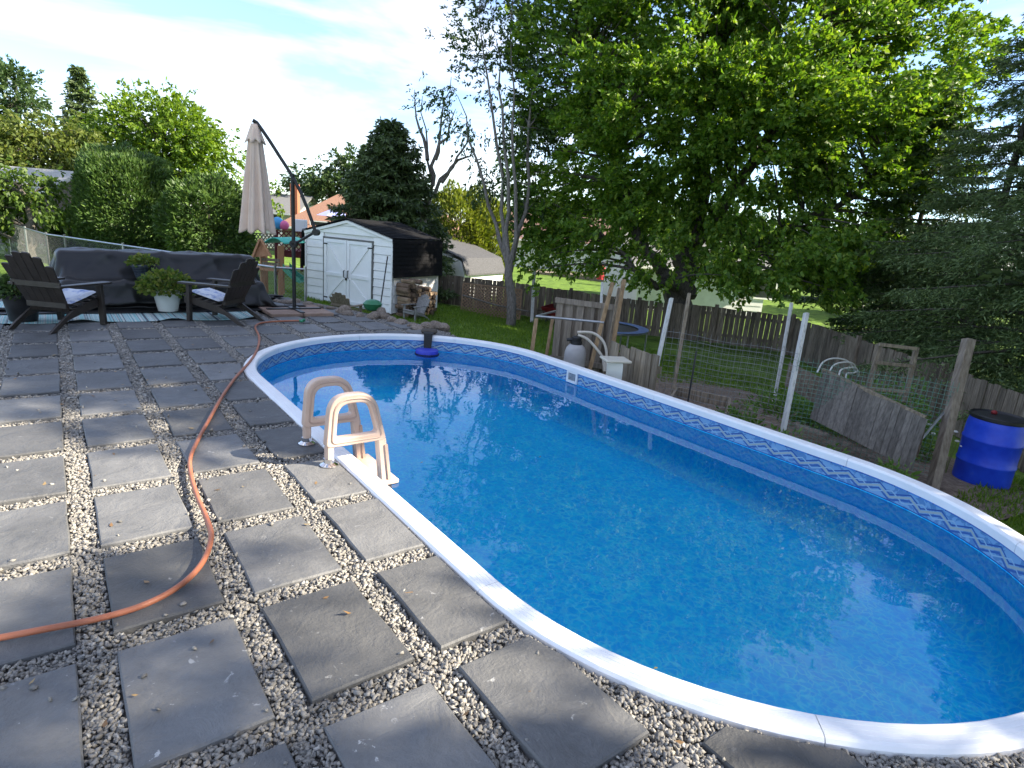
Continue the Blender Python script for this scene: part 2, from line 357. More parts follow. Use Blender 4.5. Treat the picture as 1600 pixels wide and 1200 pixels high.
def liner_material(wall):
    m, nt, b = _nt('pool_liner_wall' if wall else 'pool_liner_floor'); N, L = nt.nodes, nt.links
    b.inputs['Roughness'].default_value = .35
    def M(op, a, c=None, d=None):
        n = N.new('ShaderNodeMath'); n.operation = op
        for i, v in enumerate((a, c, d)):
            if v is None: continue
            if isinstance(v, (int, float)): n.inputs[i].default_value = v
            else: L.new(v, n.inputs[i])
        return n.outputs[0]
    tcn = N.new('ShaderNodeTexCoord')
    n1 = N.new('ShaderNodeTexNoise'); n1.inputs['Scale'].default_value = 11; n1.inputs['Detail'].default_value = 4; n1.inputs['Distortion'].default_value = 1.6
    L.new(tcn.outputs['Object'], n1.inputs['Vector'])
    rp = N.new('ShaderNodeValToRGB'); rp.color_ramp.elements[0].position = .40; rp.color_ramp.elements[1].position = .66
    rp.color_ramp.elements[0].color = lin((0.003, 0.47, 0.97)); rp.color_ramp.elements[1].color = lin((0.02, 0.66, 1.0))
    L.new(n1.outputs['Fac'], rp.inputs['Fac'])
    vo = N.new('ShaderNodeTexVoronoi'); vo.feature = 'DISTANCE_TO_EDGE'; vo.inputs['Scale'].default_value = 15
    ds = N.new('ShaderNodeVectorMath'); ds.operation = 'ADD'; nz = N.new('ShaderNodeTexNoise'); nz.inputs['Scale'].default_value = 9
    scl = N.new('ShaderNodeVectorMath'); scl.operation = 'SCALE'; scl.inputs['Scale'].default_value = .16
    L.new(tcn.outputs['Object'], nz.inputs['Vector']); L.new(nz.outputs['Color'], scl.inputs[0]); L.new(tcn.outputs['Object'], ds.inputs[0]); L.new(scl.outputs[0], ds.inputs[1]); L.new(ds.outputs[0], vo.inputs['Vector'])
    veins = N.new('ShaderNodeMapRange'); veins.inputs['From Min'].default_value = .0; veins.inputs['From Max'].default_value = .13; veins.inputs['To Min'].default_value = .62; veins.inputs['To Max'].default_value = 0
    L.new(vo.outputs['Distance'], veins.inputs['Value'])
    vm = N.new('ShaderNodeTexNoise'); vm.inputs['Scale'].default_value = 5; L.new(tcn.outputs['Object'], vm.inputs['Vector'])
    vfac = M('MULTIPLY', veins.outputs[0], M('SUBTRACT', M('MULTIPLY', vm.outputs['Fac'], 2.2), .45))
    def mix(f, a, c):
        n = N.new('ShaderNodeMix'); n.data_type = 'RGBA'; n.clamp_factor = True
        for k, v in (('Factor', f), ('A', a), ('B', c)):
            if isinstance(v, (int, float)): n.inputs[k].default_value = v
            elif isinstance(v, tuple): n.inputs[k].default_value = lin(v)
            else: L.new(v, n.inputs[k])
        return n.outputs['Result']
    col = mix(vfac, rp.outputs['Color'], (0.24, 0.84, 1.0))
    if wall:
        uv = N.new('ShaderNodeUVMap'); uv.uv_map = 'UVMap'; sp = N.new('ShaderNodeSeparateXYZ'); L.new(uv.outputs[0], sp.inputs[0])
        u, v = sp.outputs[0], sp.outputs[1]                         # metres along the wall, metres below the coping (negative)
        P_ = .255
        saw = M('FRACT', M('DIVIDE', u, P_))
        tri = M('MINIMUM', M('MULTIPLY', saw, 2.6), M('MULTIPLY', M('SUBTRACT', 1, saw), 1.625))    # uneven zigzag 0..1
        zc = M('ADD', M('MULTIPLY', tri, .062), -.176)
        d = M('ABSOLUTE', M('SUBTRACT', v, zc))
        d2 = M('ABSOLUTE', M('SUBTRACT', v, M('SUBTRACT', zc, .024)))
        d3 = M('ABSOLUTE', M('SUBTRACT', v, M('ADD', zc, .022)))
        inband = M('MULTIPLY', M('LESS_THAN', v, -.078), M('GREATER_THAN', v, -.205))
        band0 = mix(M('GREATER_THAN', n1.outputs['Fac'], .5), (0.10, 0.24, 0.46), (0.20, 0.38, 0.60))
        band = mix(M('LESS_THAN', d2, .008), band0, (0.035, 0.11, 0.34)); band = mix(M('LESS_THAN', d3, .006), band, (0.02, 0.08, 0.30))
        saw2 = M('FRACT', M('ADD', M('DIVIDE', u, P_), .42)); tri2 = M('MINIMUM', M('MULTIPLY', saw2, 2.6), M('MULTIPLY', M('SUBTRACT', 1, saw2), 1.625)); e2 = M('ABSOLUTE', M('SUBTRACT', v, M('ADD', M('MULTIPLY', tri2, .062), -.182)))
        band = mix(M('LESS_THAN', e2, .0055), band, (0.30, 0.46, 0.60))
        band = mix(M('LESS_THAN', d, .0095), band, (0.36, 0.42, 0.42))
        col = mix(inband, col, band)
        # two rows of little bricks under the coping
        row = M('FLOOR', M('DIVIDE', v, .030)); ush = M('ADD', M('DIVIDE', u, .105), M('MULTIPLY', row, .5))
        joint = M('MAXIMUM', M('LESS_THAN', M('FRACT', ush), .07), M('LESS_THAN', M('FRACT', M('DIVIDE', v, .030)), .14))
        wnn = N.new('ShaderNodeTexWhiteNoise'); wnn.noise_dimensions = '2D'; cx = N.new('ShaderNodeCombineXYZ'); L.new(M('FLOOR', ush), cx.inputs[0]); L.new(row, cx.inputs[1]); L.new(cx.outputs[0], wnn.inputs['Vector'])
        brick = mix(wnn.outputs['Value'], (0.015, 0.10, 0.40), (0.06, 0.26, 0.66)); brick = mix(joint, brick, (0.010, 0.05, 0.24))
        col = mix(M('MULTIPLY', M('GREATER_THAN', v, -.078), M('LESS_THAN', v, -.016)), col, brick)
        edge = M('LESS_THAN', M('ABSOLUTE', M('SUBTRACT', v, -.206)), .004); col = mix(edge, col, (0.012, 0.06, 0.28))
        col = mix(M('GREATER_THAN', v, -.016), col, (0.10, 0.12, 0.14))
    L.new(col, b.inputs['Base Color']); return m
def build_pool():
    inn = stadium(IN_R); n = len(inn)
    seglen = np.r_[0, np.cumsum(np.linalg.norm(np.diff(np.vstack([inn, inn[:1]]), axis=0), axis=1))]
    # inner wall with metre UVs, rounded cove at the floor
    prof = [(0, .0), (0, -.30), (0, -.54), (.02, FLOOR_Z+.12), (.06, FLOOR_Z+.05), (.14, FLOOR_Z)]
    V = []; UV = []
    for off, z in prof:
        for i in range(n+1):
            p = inn[i % n]; c = np.array([PX, np.clip(p[1], PY0, PY1)]); q = p+(c-p)/np.linalg.norm(c-p)*off
            V.append((q[0], q[1], z)); UV.append((seglen[i], z))
    F = [(r*(n+1)+i, r*(n+1)+i+1, (r+1)*(n+1)+i+1, (r+1)*(n+1)+i) for r in range(len(prof)-1) for i in range(n)]
    me = bpy.data.meshes.new('liner_wall'); me.from_pydata([tuple(np.array(v)-PL) for v in V], [], F)
    uvl = me.uv_layers.new(name='UVMap')
    for l in me.loops: uvl.data[l.index].uv = UV[l.vertex_index]
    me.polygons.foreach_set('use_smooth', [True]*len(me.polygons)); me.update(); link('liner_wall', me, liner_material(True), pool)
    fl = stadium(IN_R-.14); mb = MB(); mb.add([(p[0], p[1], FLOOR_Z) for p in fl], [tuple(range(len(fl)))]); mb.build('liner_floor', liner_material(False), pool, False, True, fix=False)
    # outer steel wall
    ou = stadium(PR-.06); k = len(ou); mb = MB()
    mb.add([(p[0], p[1], z) for z in (-1.15, -.03) for p in ou], [(i, (i+1) % k, k+(i+1) % k, k+i) for i in range(k)])
    mb.build('outer_wall', pm('pool_wall_steel', (.42, .44, .46), (.52, .54, .55), 4, .45, .1, 30), pool, True, True, fix=False)
    # coping in lengths with ribbed top
    prof = [(-.020, -.050), (-.022, .004), (-.014, .018)]
    for i in range(4): x = -.006+i*.0235; prof += [(x, .0235), (x+.018, .0235), (x+.0195, .0218), (x+.022, .0218)]
    prof += [(.096, .019), (.107, .006), (.107, -.055), (.090, -.055)]
    white = pm('coping_white', (.80, .80, .80), (.88, .88, .88), 3, .42, .05, 60, spec=.5, c3=(.74, .73, .70), rnd=.02)
    st = stadium(1.0, 44, 22); N_ = len(st); cen = [np.array([PX, min(max(p[1], PY0), PY1)]) for p in st]
    cuts = [0, 11, 22, 33, 44, 55, 66, 77, 88, 99, 110, 121, N_]
    for a, b in zip(cuts[:-1], cuts[1:]):
        if a >= N_: continue
        mb = MB(); vs = []; m = len(prof); cnt = b-a+1
        for i in range(a, b+1):
            p = st[i % N_]; c = cen[i % N_]; d = (p-c)/np.linalg.norm(p-c); sh = .0
            t = np.array([-d[1], d[0]])
            e = .0022 if i == a else (-.0022 if i == b else 0)
            for o, z in prof: q = c+d*(IN_R+o)+t*e; vs.append((q[0], q[1], z-.010))
        fs = [(r*m+j, r*m+(j+1) % m, (r+1)*m+(j+1) % m, (r+1)*m+j) for r in range(cnt-1) for j in range(m)]
        fs += [tuple(range(m)), tuple((cnt-1)*m+j for j in range(m))[::-1]]
        mb.add(vs, fs); mb.build('coping_segment', white, pool, False, True)
    # water
    wa = stadium(IN_R-.003, 40, 14)
    me = bpy.data.meshes.new('water'); me.from_pydata([tuple(np.array((p[0], p[1], WATER_Z))-PL) for p in wa], [], [tuple(range(len(wa)))]); me.update()
    m, nt, b = _nt('pool_water'); N, L = nt.nodes, nt.links; N.remove(b)
    tr = N.new('ShaderNodeBsdfTransparent'); tr.inputs[0].default_value = (0.72, 0.985, 1.0, 1)
    gl = N.new('ShaderNodeBsdfGlossy'); gl.inputs['Roughness'].default_value = 0.012; gl.inputs['Color'].default_value = (.95, .97, 1, 1)
    fr = N.new('ShaderNodeFresnel'); fr.inputs['IOR'].default_value = 1.36; mx = N.new('ShaderNodeMixShader')
    t = N.new('ShaderNodeTexCoord'); a1 = N.new('ShaderNodeTexNoise'); a1.inputs['Scale'].default_value = 2.6; a1.inputs['Detail'].default_value = 2.5; a1.inputs['Roughness'].default_value = .45; a1.inputs['Distortion'].default_value = .6
    L.new(t.outputs['Object'], a1.inputs['Vector'])
    bp = N.new('ShaderNodeBump'); bp.inputs['Strength'].default_value = .065; bp.inputs['Distance'].default_value = .03
    L.new(a1.outputs['Fac'], bp.inputs['Height']); L.new(bp.outputs[0], gl.inputs['Normal']); L.new(bp.outputs[0], fr.inputs['Normal'])
    L.new(fr.outputs[0], mx.inputs[0]); L.new(tr.outputs[0], mx.inputs[1]); L.new(gl.outputs[0], mx.inputs[2]); L.new(mx.outputs[0], N['Material Output'].inputs['Surface'])
    link('water', me, m, pool)
    # skimmer mouth on the far wall
    c = G(928, 581, -.09); ang = 0.0
    x = PX+IN_R-.004; y = float(c[1]); W, Hh = .20, .155; z = -.128
    sk = MB(); fw = .030
    sk.box((x-.008, y, z+Hh/2-fw/2), (.018, W, fw)); sk.box((x-.008, y, z-Hh/2+fw/2), (.018, W, fw))
    sk.box((x-.008, y-W/2+fw/2, z), (.018, fw, Hh-2*fw)); sk.box((x-.008, y+W/2-fw/2, z), (.018, fw, Hh-2*fw))
    s = sk.build('skimmer', pm('skimmer_white', (.70, .71, .72), (.76, .77, .78), 5, .4), pool, False, True)
    d = MB(); d.box((x-.001, y, z), (.006, W-2*fw+.004, Hh-2*fw+.004)); f = d.build('skimmer_flap', pm('skimmer_grey', (.16, .18, .20), (.3, .33, .36), 30, .5), pool, False, True)
    f.parent = s
build_pool()

# ------------------------------------------------------------------ patio: gravel bed, slabs, loose stone
PW, PH, GXP, GYP = .406, .618, .1223, .1276
def slab_rect(c, r): x = (c-1)*(PW+GXP); y = -(r-10)*(PH+GYP); return x, y, x+PW, y+PH
PATIO_POLY = [(-7, -6), (1.40, -6), (2.3, -6), (2.3, -1.75), (1.40, 0.25), (1.40, 4.45), (2.0, 5.9), (3.3, 6.38), (4.55, 5.9), (4.95, 6.3), (4.75, 7.2), (4.4, 8.3), (3.9, 9.6), (3.3, 10.4), (-2.2, 10.6), (-7, 10.2)]
patio = MB(); patio.prism([(-7, -6), (1.47, -6), (3.34, -6), (3.34, -1.66), (2.6, -1.51), (1.94, -1.07), (1.56, -.55), (1.43, .25), (1.43, 4.45), (1.6, 5.25), (2.05, 5.92), (2.65, 6.30), (3.34, 6.42), (3.95, 6.32), (4.5, 6.05), (4.95, 6.4), (4.8, 7.3), (4.4, 8.4), (3.95, 9.7), (3.4, 10.5), (-2.2, 10.7), (-7, 10.3)], -1.2, -.034)
patio_o = patio.build('patio', pm('gravel_bed', (.10, .09, .078), (.26, .235, .205), 90, .95, 1.0, 160, detail=3), None); tag(patio_o, kind='structure')
def slate_mat():
    m, nt, b = _nt('slate'); N, L = nt.nodes, nt.links
    t = N.new('ShaderNodeTexCoord'); oi = N.new('ShaderNodeObjectInfo'); mul = N.new('ShaderNodeMath'); mul.operation = 'MULTIPLY'; mul.inputs[1].default_value = 91
    add = N.new('ShaderNodeVectorMath'); L.new(oi.outputs['Random'], mul.inputs[0]); L.new(t.outputs['Object'], add.inputs[0]); L.new(mul.outputs[0], add.inputs[1])
    def noise(s, d=6, r=.6, dist=0): n = N.new('ShaderNodeTexNoise'); n.inputs['Scale'].default_value = s; n.inputs['Detail'].default_value = d; n.inputs['Roughness'].default_value = r; n.inputs['Distortion'].default_value = dist; L.new(add.outputs[0], n.inputs['Vector']); return n
    a = noise(2.6, 8, .68, .3); r = N.new('ShaderNodeValToRGB'); r.color_ramp.elements[0].position = .28; r.color_ramp.elements[1].position = .78
    r.color_ramp.elements[0].color = lin((.080, .081, .082)); r.color_ramp.elements[1].color = lin((.172, .171, .168)); L.new(a.outputs['Fac'], r.inputs['Fac'])
    sp = noise(17, 5, .62, 1.2); k = N.new('ShaderNodeMapRange'); k.inputs['From Min'].default_value = .655; k.inputs['From Max'].default_value = .71; L.new(sp.outputs['Fac'], k.inputs['Value'])
    patch = noise(1.9, 3); k2 = N.new('ShaderNodeMapRange'); k2.inputs['From Min'].default_value = .42; k2.inputs['From Max'].default_value = .62; L.new(patch.outputs['Fac'], k2.inputs['Value'])
    mm = N.new('ShaderNodeMath'); mm.operation = 'MULTIPLY'; L.new(k.outputs[0], mm.inputs[0]); L.new(k2.outputs[0], mm.inputs[1])
    m3 = N.new('ShaderNodeMath'); m3.operation = 'MULTIPLY'; m3.inputs[1].default_value = .75; L.new(mm.outputs[0], m3.inputs[0])
    mx = N.new('ShaderNodeMix'); mx.data_type = 'RGBA'; mx.inputs['B'].default_value = lin((.46, .46, .45)); L.new(m3.outputs[0], mx.inputs['Factor']); L.new(r.outputs['Color'], mx.inputs['A'])
    hv = N.new('ShaderNodeHueSaturation'); mr = N.new('ShaderNodeMapRange'); mr.inputs['To Min'].default_value = .66; mr.inputs['To Max'].default_value = 1.34; L.new(oi.outputs['Random'], mr.inputs['Value']); L.new(mr.outputs[0], hv.inputs['Value']); L.new(mx.outputs['Result'], hv.inputs['Color'])
    L.new(hv.outputs['Color'], b.inputs['Base Color']); b.inputs['Roughness'].default_value = .58; b.inputs['Specular IOR Level'].default_value = .35
    cl = noise(6.5, 9, .62, .7); fine = noise(70, 4, .6)
    s1 = N.new('ShaderNodeMath'); s1.operation = 'MULTIPLY_ADD'; s1.inputs[1].default_value = .18; L.new(fine.outputs['Fac'], s1.inputs[0]); L.new(cl.outputs['Fac'], s1.inputs[2])
    bp = N.new('ShaderNodeBump'); bp.inputs['Strength'].default_value = .75; bp.inputs['Distance'].default_value = .024; L.new(s1.outputs[0], bp.inputs['Height']); L.new(bp.outputs[0], b.inputs['Normal'])
    return m
SLATE = slate_mat()
def clip(poly, nx, ny, c):
    out = []
    for i in range(len(poly)):
        p, q = poly[i], poly[(i+1) % len(poly)]; dp = p[0]*nx+p[1]*ny-c; dq = q[0]*nx+q[1]*ny-c
        if dp >= 0: out.append(p)
        if dp*dq < 0: t = dp/(dp-dq); out.append((p[0]+(q[0]-p[0])*t, p[1]+(q[1]-p[1])*t))
    return out
def area(p): return abs(sum(p[i][0]*p[(i+1) % len(p)][1]-p[(i+1) % len(p)][0]*p[i][1] for i in range(len(p))))/2
def slab_mesh(poly, th=.055, j=.0022):
    ring = []
    for i in range(len(poly)):
        p, q = np.array(poly[i]), np.array(poly[(i+1) % len(poly)])
        for k in range(3): ring.append(p+(q-p)*k/3+rng.normal(0, j, 2))
    ring = np.array(ring); c = ring.mean(0); n = len(ring)
    ins = ring+(c-ring)/np.linalg.norm(c-ring, axis=1, keepdims=True)*.008
    V = [(x, y, -th) for x, y in ring]+[(x, y, -.007+rng.normal(0, .001)) for x, y in ring]+[(x, y, 0) for x, y in ins]
    F = [tuple(range(2*n, 3*n))]+[(r*n+i, r*n+(i+1) % n, (r+1)*n+(i+1) % n, (r+1)*n+i) for r in range(2) for i in range(n)]
    me = bpy.data.meshes.new('paving_slab'); me.from_pydata(V, [], F); me.materials.append(SLATE); me.update(); return me
RECT = [(-PW/2, -PH/2), (PW/2, -PH/2), (PW/2, PH/2), (-PW/2, PH/2)]
variants = [slab_mesh(RECT) for _ in range(8)]
SLABS = []
# the patio's far-right edge follows the rocks: keep slabs on the left of this line
EDGE = [(4.92, 6.3), (4.62, 7.55), (4.22, 8.6), (3.75, 9.8)]
def inside_edge(x, y):
    ex = np.interp(y, [e[1] for e in EDGE], [e[0] for e in EDGE]); return x < ex
for c in range(-5, 11):
    for r in range(-3, 14):
        x0, y0, x1, y1 = slab_rect(c, r); cx, cy = (x0+x1)/2, (y0+y1)/2
        if cx < -2.4 or y0 > 9.9 or cy < -1.8 or not inside_edge(x1-.05, cy): continue
        if cx > 2.0 and cy < 3: continue
        poly = [(x0, y0), (x1, y0), (x1, y1), (x0, y1)]
        yy = min(max(cy, PY0), PY1); d = math.hypot(cx-PX, cy-yy)
        if d < 1.3: continue
        nx, ny = (cx-PX)/d, (cy-yy)/d; cpoly = clip(poly, nx, ny, (PX*nx+yy*ny)+PR+.012)
        if len(cpoly) < 3 or area(cpoly) < .035: continue
        # the tan base slabs of the umbrella take the place of these
        if 2.55 < cx < 3.75 and 8.0 < cy < 9.15: continue
        SLABS.append((x0, y0, x1, y1, nx, ny, (PX*nx+yy*ny)+PR+.012))
        full = len(cpoly) == 4 and abs(area(cpoly)-PW*PH) < 1e-4
        if full: me = variants[rng.integers(8)]; o = link('paving_slab', me, None, patio_o, (cx, cy, 0)); o.rotation_euler = (rng.normal(0, .0035), rng.normal(0, .0035), rng.normal(0, .006)+(math.pi if rng.random() < .5 else 0))
        else:
            me = slab_mesh([(p[0]-cx, p[1]-cy) for p in cpoly]); o = link('paving_slab', me, None, patio_o, (cx, cy, 0)); o.rotation_euler = (rng.normal(0, .003), rng.normal(0, .003), 0)
        o.location.z = rng.normal(0, .0025)
def gravel():
    n = 440000
    x = np.r_[rng.uniform(-2.0, 2.9, n), rng.uniform(1.3, 4.8, 60000)]; y = np.r_[rng.uniform(-1.75, 7.9, n), rng.uniform(5.6, 8.9, 60000)]
    ok = (stad_dist(x, y) > PR+.004) & inside_edge(x, y) & ~((x > 2.9) & (y < 2)) & ~((x > 2.55) & (x < 3.75) & (y > 8.0))
    for (x0, y0, x1, y1, nx, ny, cc) in SLABS:
        ok &= ~((x > x0-.004) & (x < x1+.004) & (y > y0-.004) & (y < y1+.004) & (x*nx+y*ny > cc+.004))
    # thinner cover far away, where single stones no longer show
    far = np.clip((y-2.0)/6, 0, 1); ok &= rng.random(len(x)) < 1-.45*far
    ok &= ~((x < -1.0) & (y < 2.0))
    x, y = x[ok], y[ok]; z = -.024+rng.normal(0, .005, len(x))
    ns_ = 420; pick = rng.integers(len(SLABS), size=ns_); ex = np.array([SLABS[k] for k in pick]); e_ = rng.random((ns_, 2))**2.5*.5; e_ = np.where(rng.random((ns_, 2)) < .5, e_, 1-e_)
    xs_ = ex[:, 0]+(ex[:, 2]-ex[:, 0])*e_[:, 0]; ys_ = ex[:, 1]+(ex[:, 3]-ex[:, 1])*e_[:, 1]; kk = (xs_*ex[:, 4]+ys_*ex[:, 5] > ex[:, 6]+.02)
    x = np.r_[x, xs_[kk]]; y = np.r_[y, ys_[kk]]; z = np.r_[z, np.full(kk.sum(), .004)]; m = len(x)
    base = np.array([(i, j, k) for k in (-1, 1) for j in (-1, 1) for i in (-1, 1)], float)
    V = base[None]*(1+rng.normal(0, .30, (m, 8, 3)))
    sz = (.0042+.0036*rng.random((m, 1, 1))**1.5)*(1+.35*np.clip((y-2)/6, 0, 1))[:, None, None]*np.stack([np.full(m, 1.35), np.ones(m), np.full(m, .62)], 1)[:, None, :]
    V = V*sz
    q = unit(rng.normal(size=(m, 4))*np.array([1, .45, .45, 1])); w, a, b, c = q.T
    R = np.stack([1-2*(b*b+c*c), 2*(a*b-c*w), 2*(a*c+b*w), 2*(a*b+c*w), 1-2*(a*a+c*c), 2*(b*c-a*w), 2*(a*c-b*w), 2*(b*c+a*w), 1-2*(a*a+b*b)], 1).reshape(m, 3, 3)
    V = np.einsum('mij,mkj->mki', R, V)+np.stack([x, y, z], 1)[:, None, :]
    Fb = np.array([(0, 2, 3, 1), (4, 5, 7, 6), (0, 1, 5, 4), (2, 6, 7, 3), (0, 4, 6, 2), (1, 3, 7, 5)])
    F = (np.arange(m)[:, None, None]*8+Fb[None]).reshape(-1, 4)
    mt = island_mat('gravel_stones', [(0.103, 0.101, 0.096), (0.207, 0.197, 0.183), (0.290, 0.271, 0.241), (0.156, 0.149, 0.138), (0.373, 0.346, 0.299), (0.238, 0.223, 0.198), (0.487, 0.463, 0.412)], .85, .2)
    o = np_mesh('gravel', V.reshape(-1, 3), F, mt, patio_o); tag(o, kind='stuff')
gravel()

# ------------------------------------------------------------------ shared paints
WOOD_GREY = pm('weathered_grey_wood', (0.154, 0.123, 0.086), (0.360, 0.295, 0.216), 5, .9, .5, 40, (7, 7, .6), rnd=.28)
WOOD_DARK = pm('weathered_dark_wood', (0.097, 0.076, 0.056), (0.270, 0.218, 0.163), 5, .92, .5, 40, (7, 7, .6), rnd=.32)
WOOD_TAN = pm('tan_lumber', (.23, .145, .075), (.40, .27, .15), 5, .8, .35, 40, (7, 7, .5), rnd=.12)
WOOD_WHITE = pm('worn_white_paint', (.34, .33, .30), (.62, .61, .58), 7, .8, .4, 40, (5, 5, .8), lo=.3, hi=.5)
WHITE = pm('white_siding', (.80, .795, .78), (.87, .865, .85), 3, .55, .1, 30, rnd=.03)
BLACK = pm('black_paint', (.012, .012, .013), (.028, .028, .030), 8, .45, .1, 60)
METAL = pm('galvanised_steel', (.32, .33, .33), (.46, .47, .48), 12, .38, .05, 60, metal=.85)
SHINGLE = pm('black_shingle', (.009, .009, .010), (.022, .022, .024), 26, .95, .6, 70, spec=.12)
LEAF_BOX = leaf_mat('boxelder_leaf', (.062, .130, .016), (.122, .235, .028), (.250, .345, .046))
LEAF_MAPLE = leaf_mat('maple_leaf', (0.066, 0.127, 0.016), (0.125, 0.213, 0.023), (0.198, 0.276, 0.034))
LEAF_OLIVE = leaf_mat('willow_leaf', (.07, .105, .020), (.125, .165, .032), (.19, .215, .05))
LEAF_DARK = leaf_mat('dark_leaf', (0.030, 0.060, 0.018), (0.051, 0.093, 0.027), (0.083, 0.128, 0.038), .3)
LEAF_CEDAR = leaf_mat('cedar_leaf', (0.034, 0.072, 0.017), (0.062, 0.117, 0.024), (0.107, 0.172, 0.038), .25)
LEAF_YCEDAR = leaf_mat('bright_cedar_leaf', (.075, .11, .016), (.14, .18, .022), (.20, .22, .04), .35)
LEAF_SPRUCE = leaf_mat('spruce_needle', (0.036, 0.061, 0.022), (0.067, 0.104, 0.035), (0.119, 0.166, 0.054), .18)
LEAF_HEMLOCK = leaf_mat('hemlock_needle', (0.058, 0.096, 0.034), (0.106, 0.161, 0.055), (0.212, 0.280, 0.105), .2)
LEAF_VINE = leaf_mat('vine_leaf', (.045, .085, .016), (.08, .14, .02), (.13, .19, .035))
LEAF_POT = leaf_mat('pot_leaf', (.06, .11, .02), (.11, .17, .03), (.25, .25, .06))

def hgt(P, y):
    """height above z=0 of the vertical line through P that shows at photo row y"""
    lo, hi = -3.0, 20.0
    for _ in range(50):
        m = (lo+hi)/2; d = np.array([P[0], P[1], m])-CAMP
        if 600-FPX*(d@CU)/(d@CF) > y: lo = m
        else: hi = m
    return lo
def pxy(P):
    d = np.asarray(P, float)-CAMP; return 800+FPX*(d@CR)/(d@CF), 600-FPX*(d@CU)/(d@CF)
def wire(mb, p, q, r=.0016):
    mb.tube([p, q], r, 3, False)
def shared_board(w, h, t, name='board', chamf=0.0):
    mb = MB(); mb.box((0, 0, h/2), (w, t, h)); me = mb.build(name, None, None); m = me.data; bpy.data.objects.remove(me); return m

# ------------------------------------------------------------------ garden shed
SZ = -0.80
sb = G(612, 490, SZ); sa = G(478.6, 468, SZ); su = (sa-sb); SWD = float(np.linalg.norm(su)); su = su/SWD; sv = np.array([-su[1], su[0], 0])
if sv @ RV < 0: sv = -sv
lo, hi = .5, 8.
for _ in range(40):
    m_ = (lo+hi)/2
    if pxy(sb+sv*m_)[0] < 681: lo = m_
    else: hi = m_
SLEN = lo
shed = empty('garden_shed', sb, 'white sided gambrel garden shed with black shingle roof and double doors', 'shed')
def sp(s, h, d=0.0): return sb+su*s+np.array([0, 0, h])-np.cross(su, [0, 0, 1.])*0+sv*d
hb = [hgt(sb, y)-SZ for y in (434, 374)]; E_H, B_H = hb; R_H = hgt(sb+su*SWD/2, 344)-SZ
def s_at(x):
    lo, hi = -1., SWD+1
    for _ in range(40):
        m = (lo+hi)/2
        if pxy(sb+su*m)[0] > x: lo = m
        else: hi = m
    return lo
fpoly = [(0, 0), (SWD, 0), (SWD, B_H), (SWD/2, R_H), (0, B_H)]
mb = MB(); mb.extr([sp(s, h, .03) for s, h in [(.02, 0), (SWD-.02, 0), (SWD-.02, B_H-.03), (SWD/2, R_H-.03), (.02, B_H-.03)]], sv*(SLEN-.06)); mb.build('wall', WHITE, shed, False, True)
d0, d1 = s_at(580.5), s_at(508); DH = hgt(sb+su*d1, 372)-SZ; dm = s_at(542.5)
def course(h0, h1, s0, s1):
    """one siding board on the front, trimmed to the gable"""
    poly = [(s0, h0), (s1, h0), (s1, h1), (s0, h1)]
    poly = clip(poly, 0, -1, -R_H)
    k = (R_H-B_H)/(SWD/2)
    poly = clip(poly, k, -1, -B_H); poly = clip(poly, -k, -1, -(B_H+k*SWD)) if poly else poly
    return poly
nc = 9; ch = B_H/nc*1.0
for i in range(12):
    h0, h1 = i*ch+.015, (i+1)*ch
    spans = [(0.05, d0-.05), (d1+.05, SWD-.05)] if h0 < DH-.02 else [(0.05, SWD-.05)]
    if h0 < DH-.02 < h1-.02: pass
    for s0, s1 in spans:
        poly = course(h0, h1, s0, s1)
        if len(poly) < 3 or area(poly) < .01: continue
        m = MB(); vs = [sp(s, h, -.022 if h < h0+.03 else -.004) for s, h in poly]; m.extr(vs, sv*.03); m.build('siding_board', WHITE, shed, False, True)
    if h0 > R_H: break
for i in range(4):
    h0, h1 = i*E_H/4+.01, (i+1)*E_H/4
    p0, p1 = sb+sv*.04, sb+sv*(SLEN-.02); o = -su
    m = MB(); m.extr([p0+np.array([0, 0, h0])+o*.022, p1+np.array([0, 0, h0])+o*.022, p1+np.array([0, 0, h1])+o*.006, p0+np.array([0, 0, h1])+o*.006], su*.02); m.build('siding_board', WHITE, shed, False, True)
for s in (0.02, SWD-.02):
    m = MB(); m.bar(sp(s, 0, -.012), sp(s, B_H-.03 if s > 1 else B_H-.05, -.012), .05, .05, tuple(sv)); m.build('corner_trim', WHITE, shed, False, True)
m = MB(); m.bar(sp(0.02, 0, SLEN-.01)-su*.03, sp(.02, E_H, SLEN-.01)-su*.03, .05, .04, tuple(sv)); m.build('corner_trim', WHITE, shed, False, True)
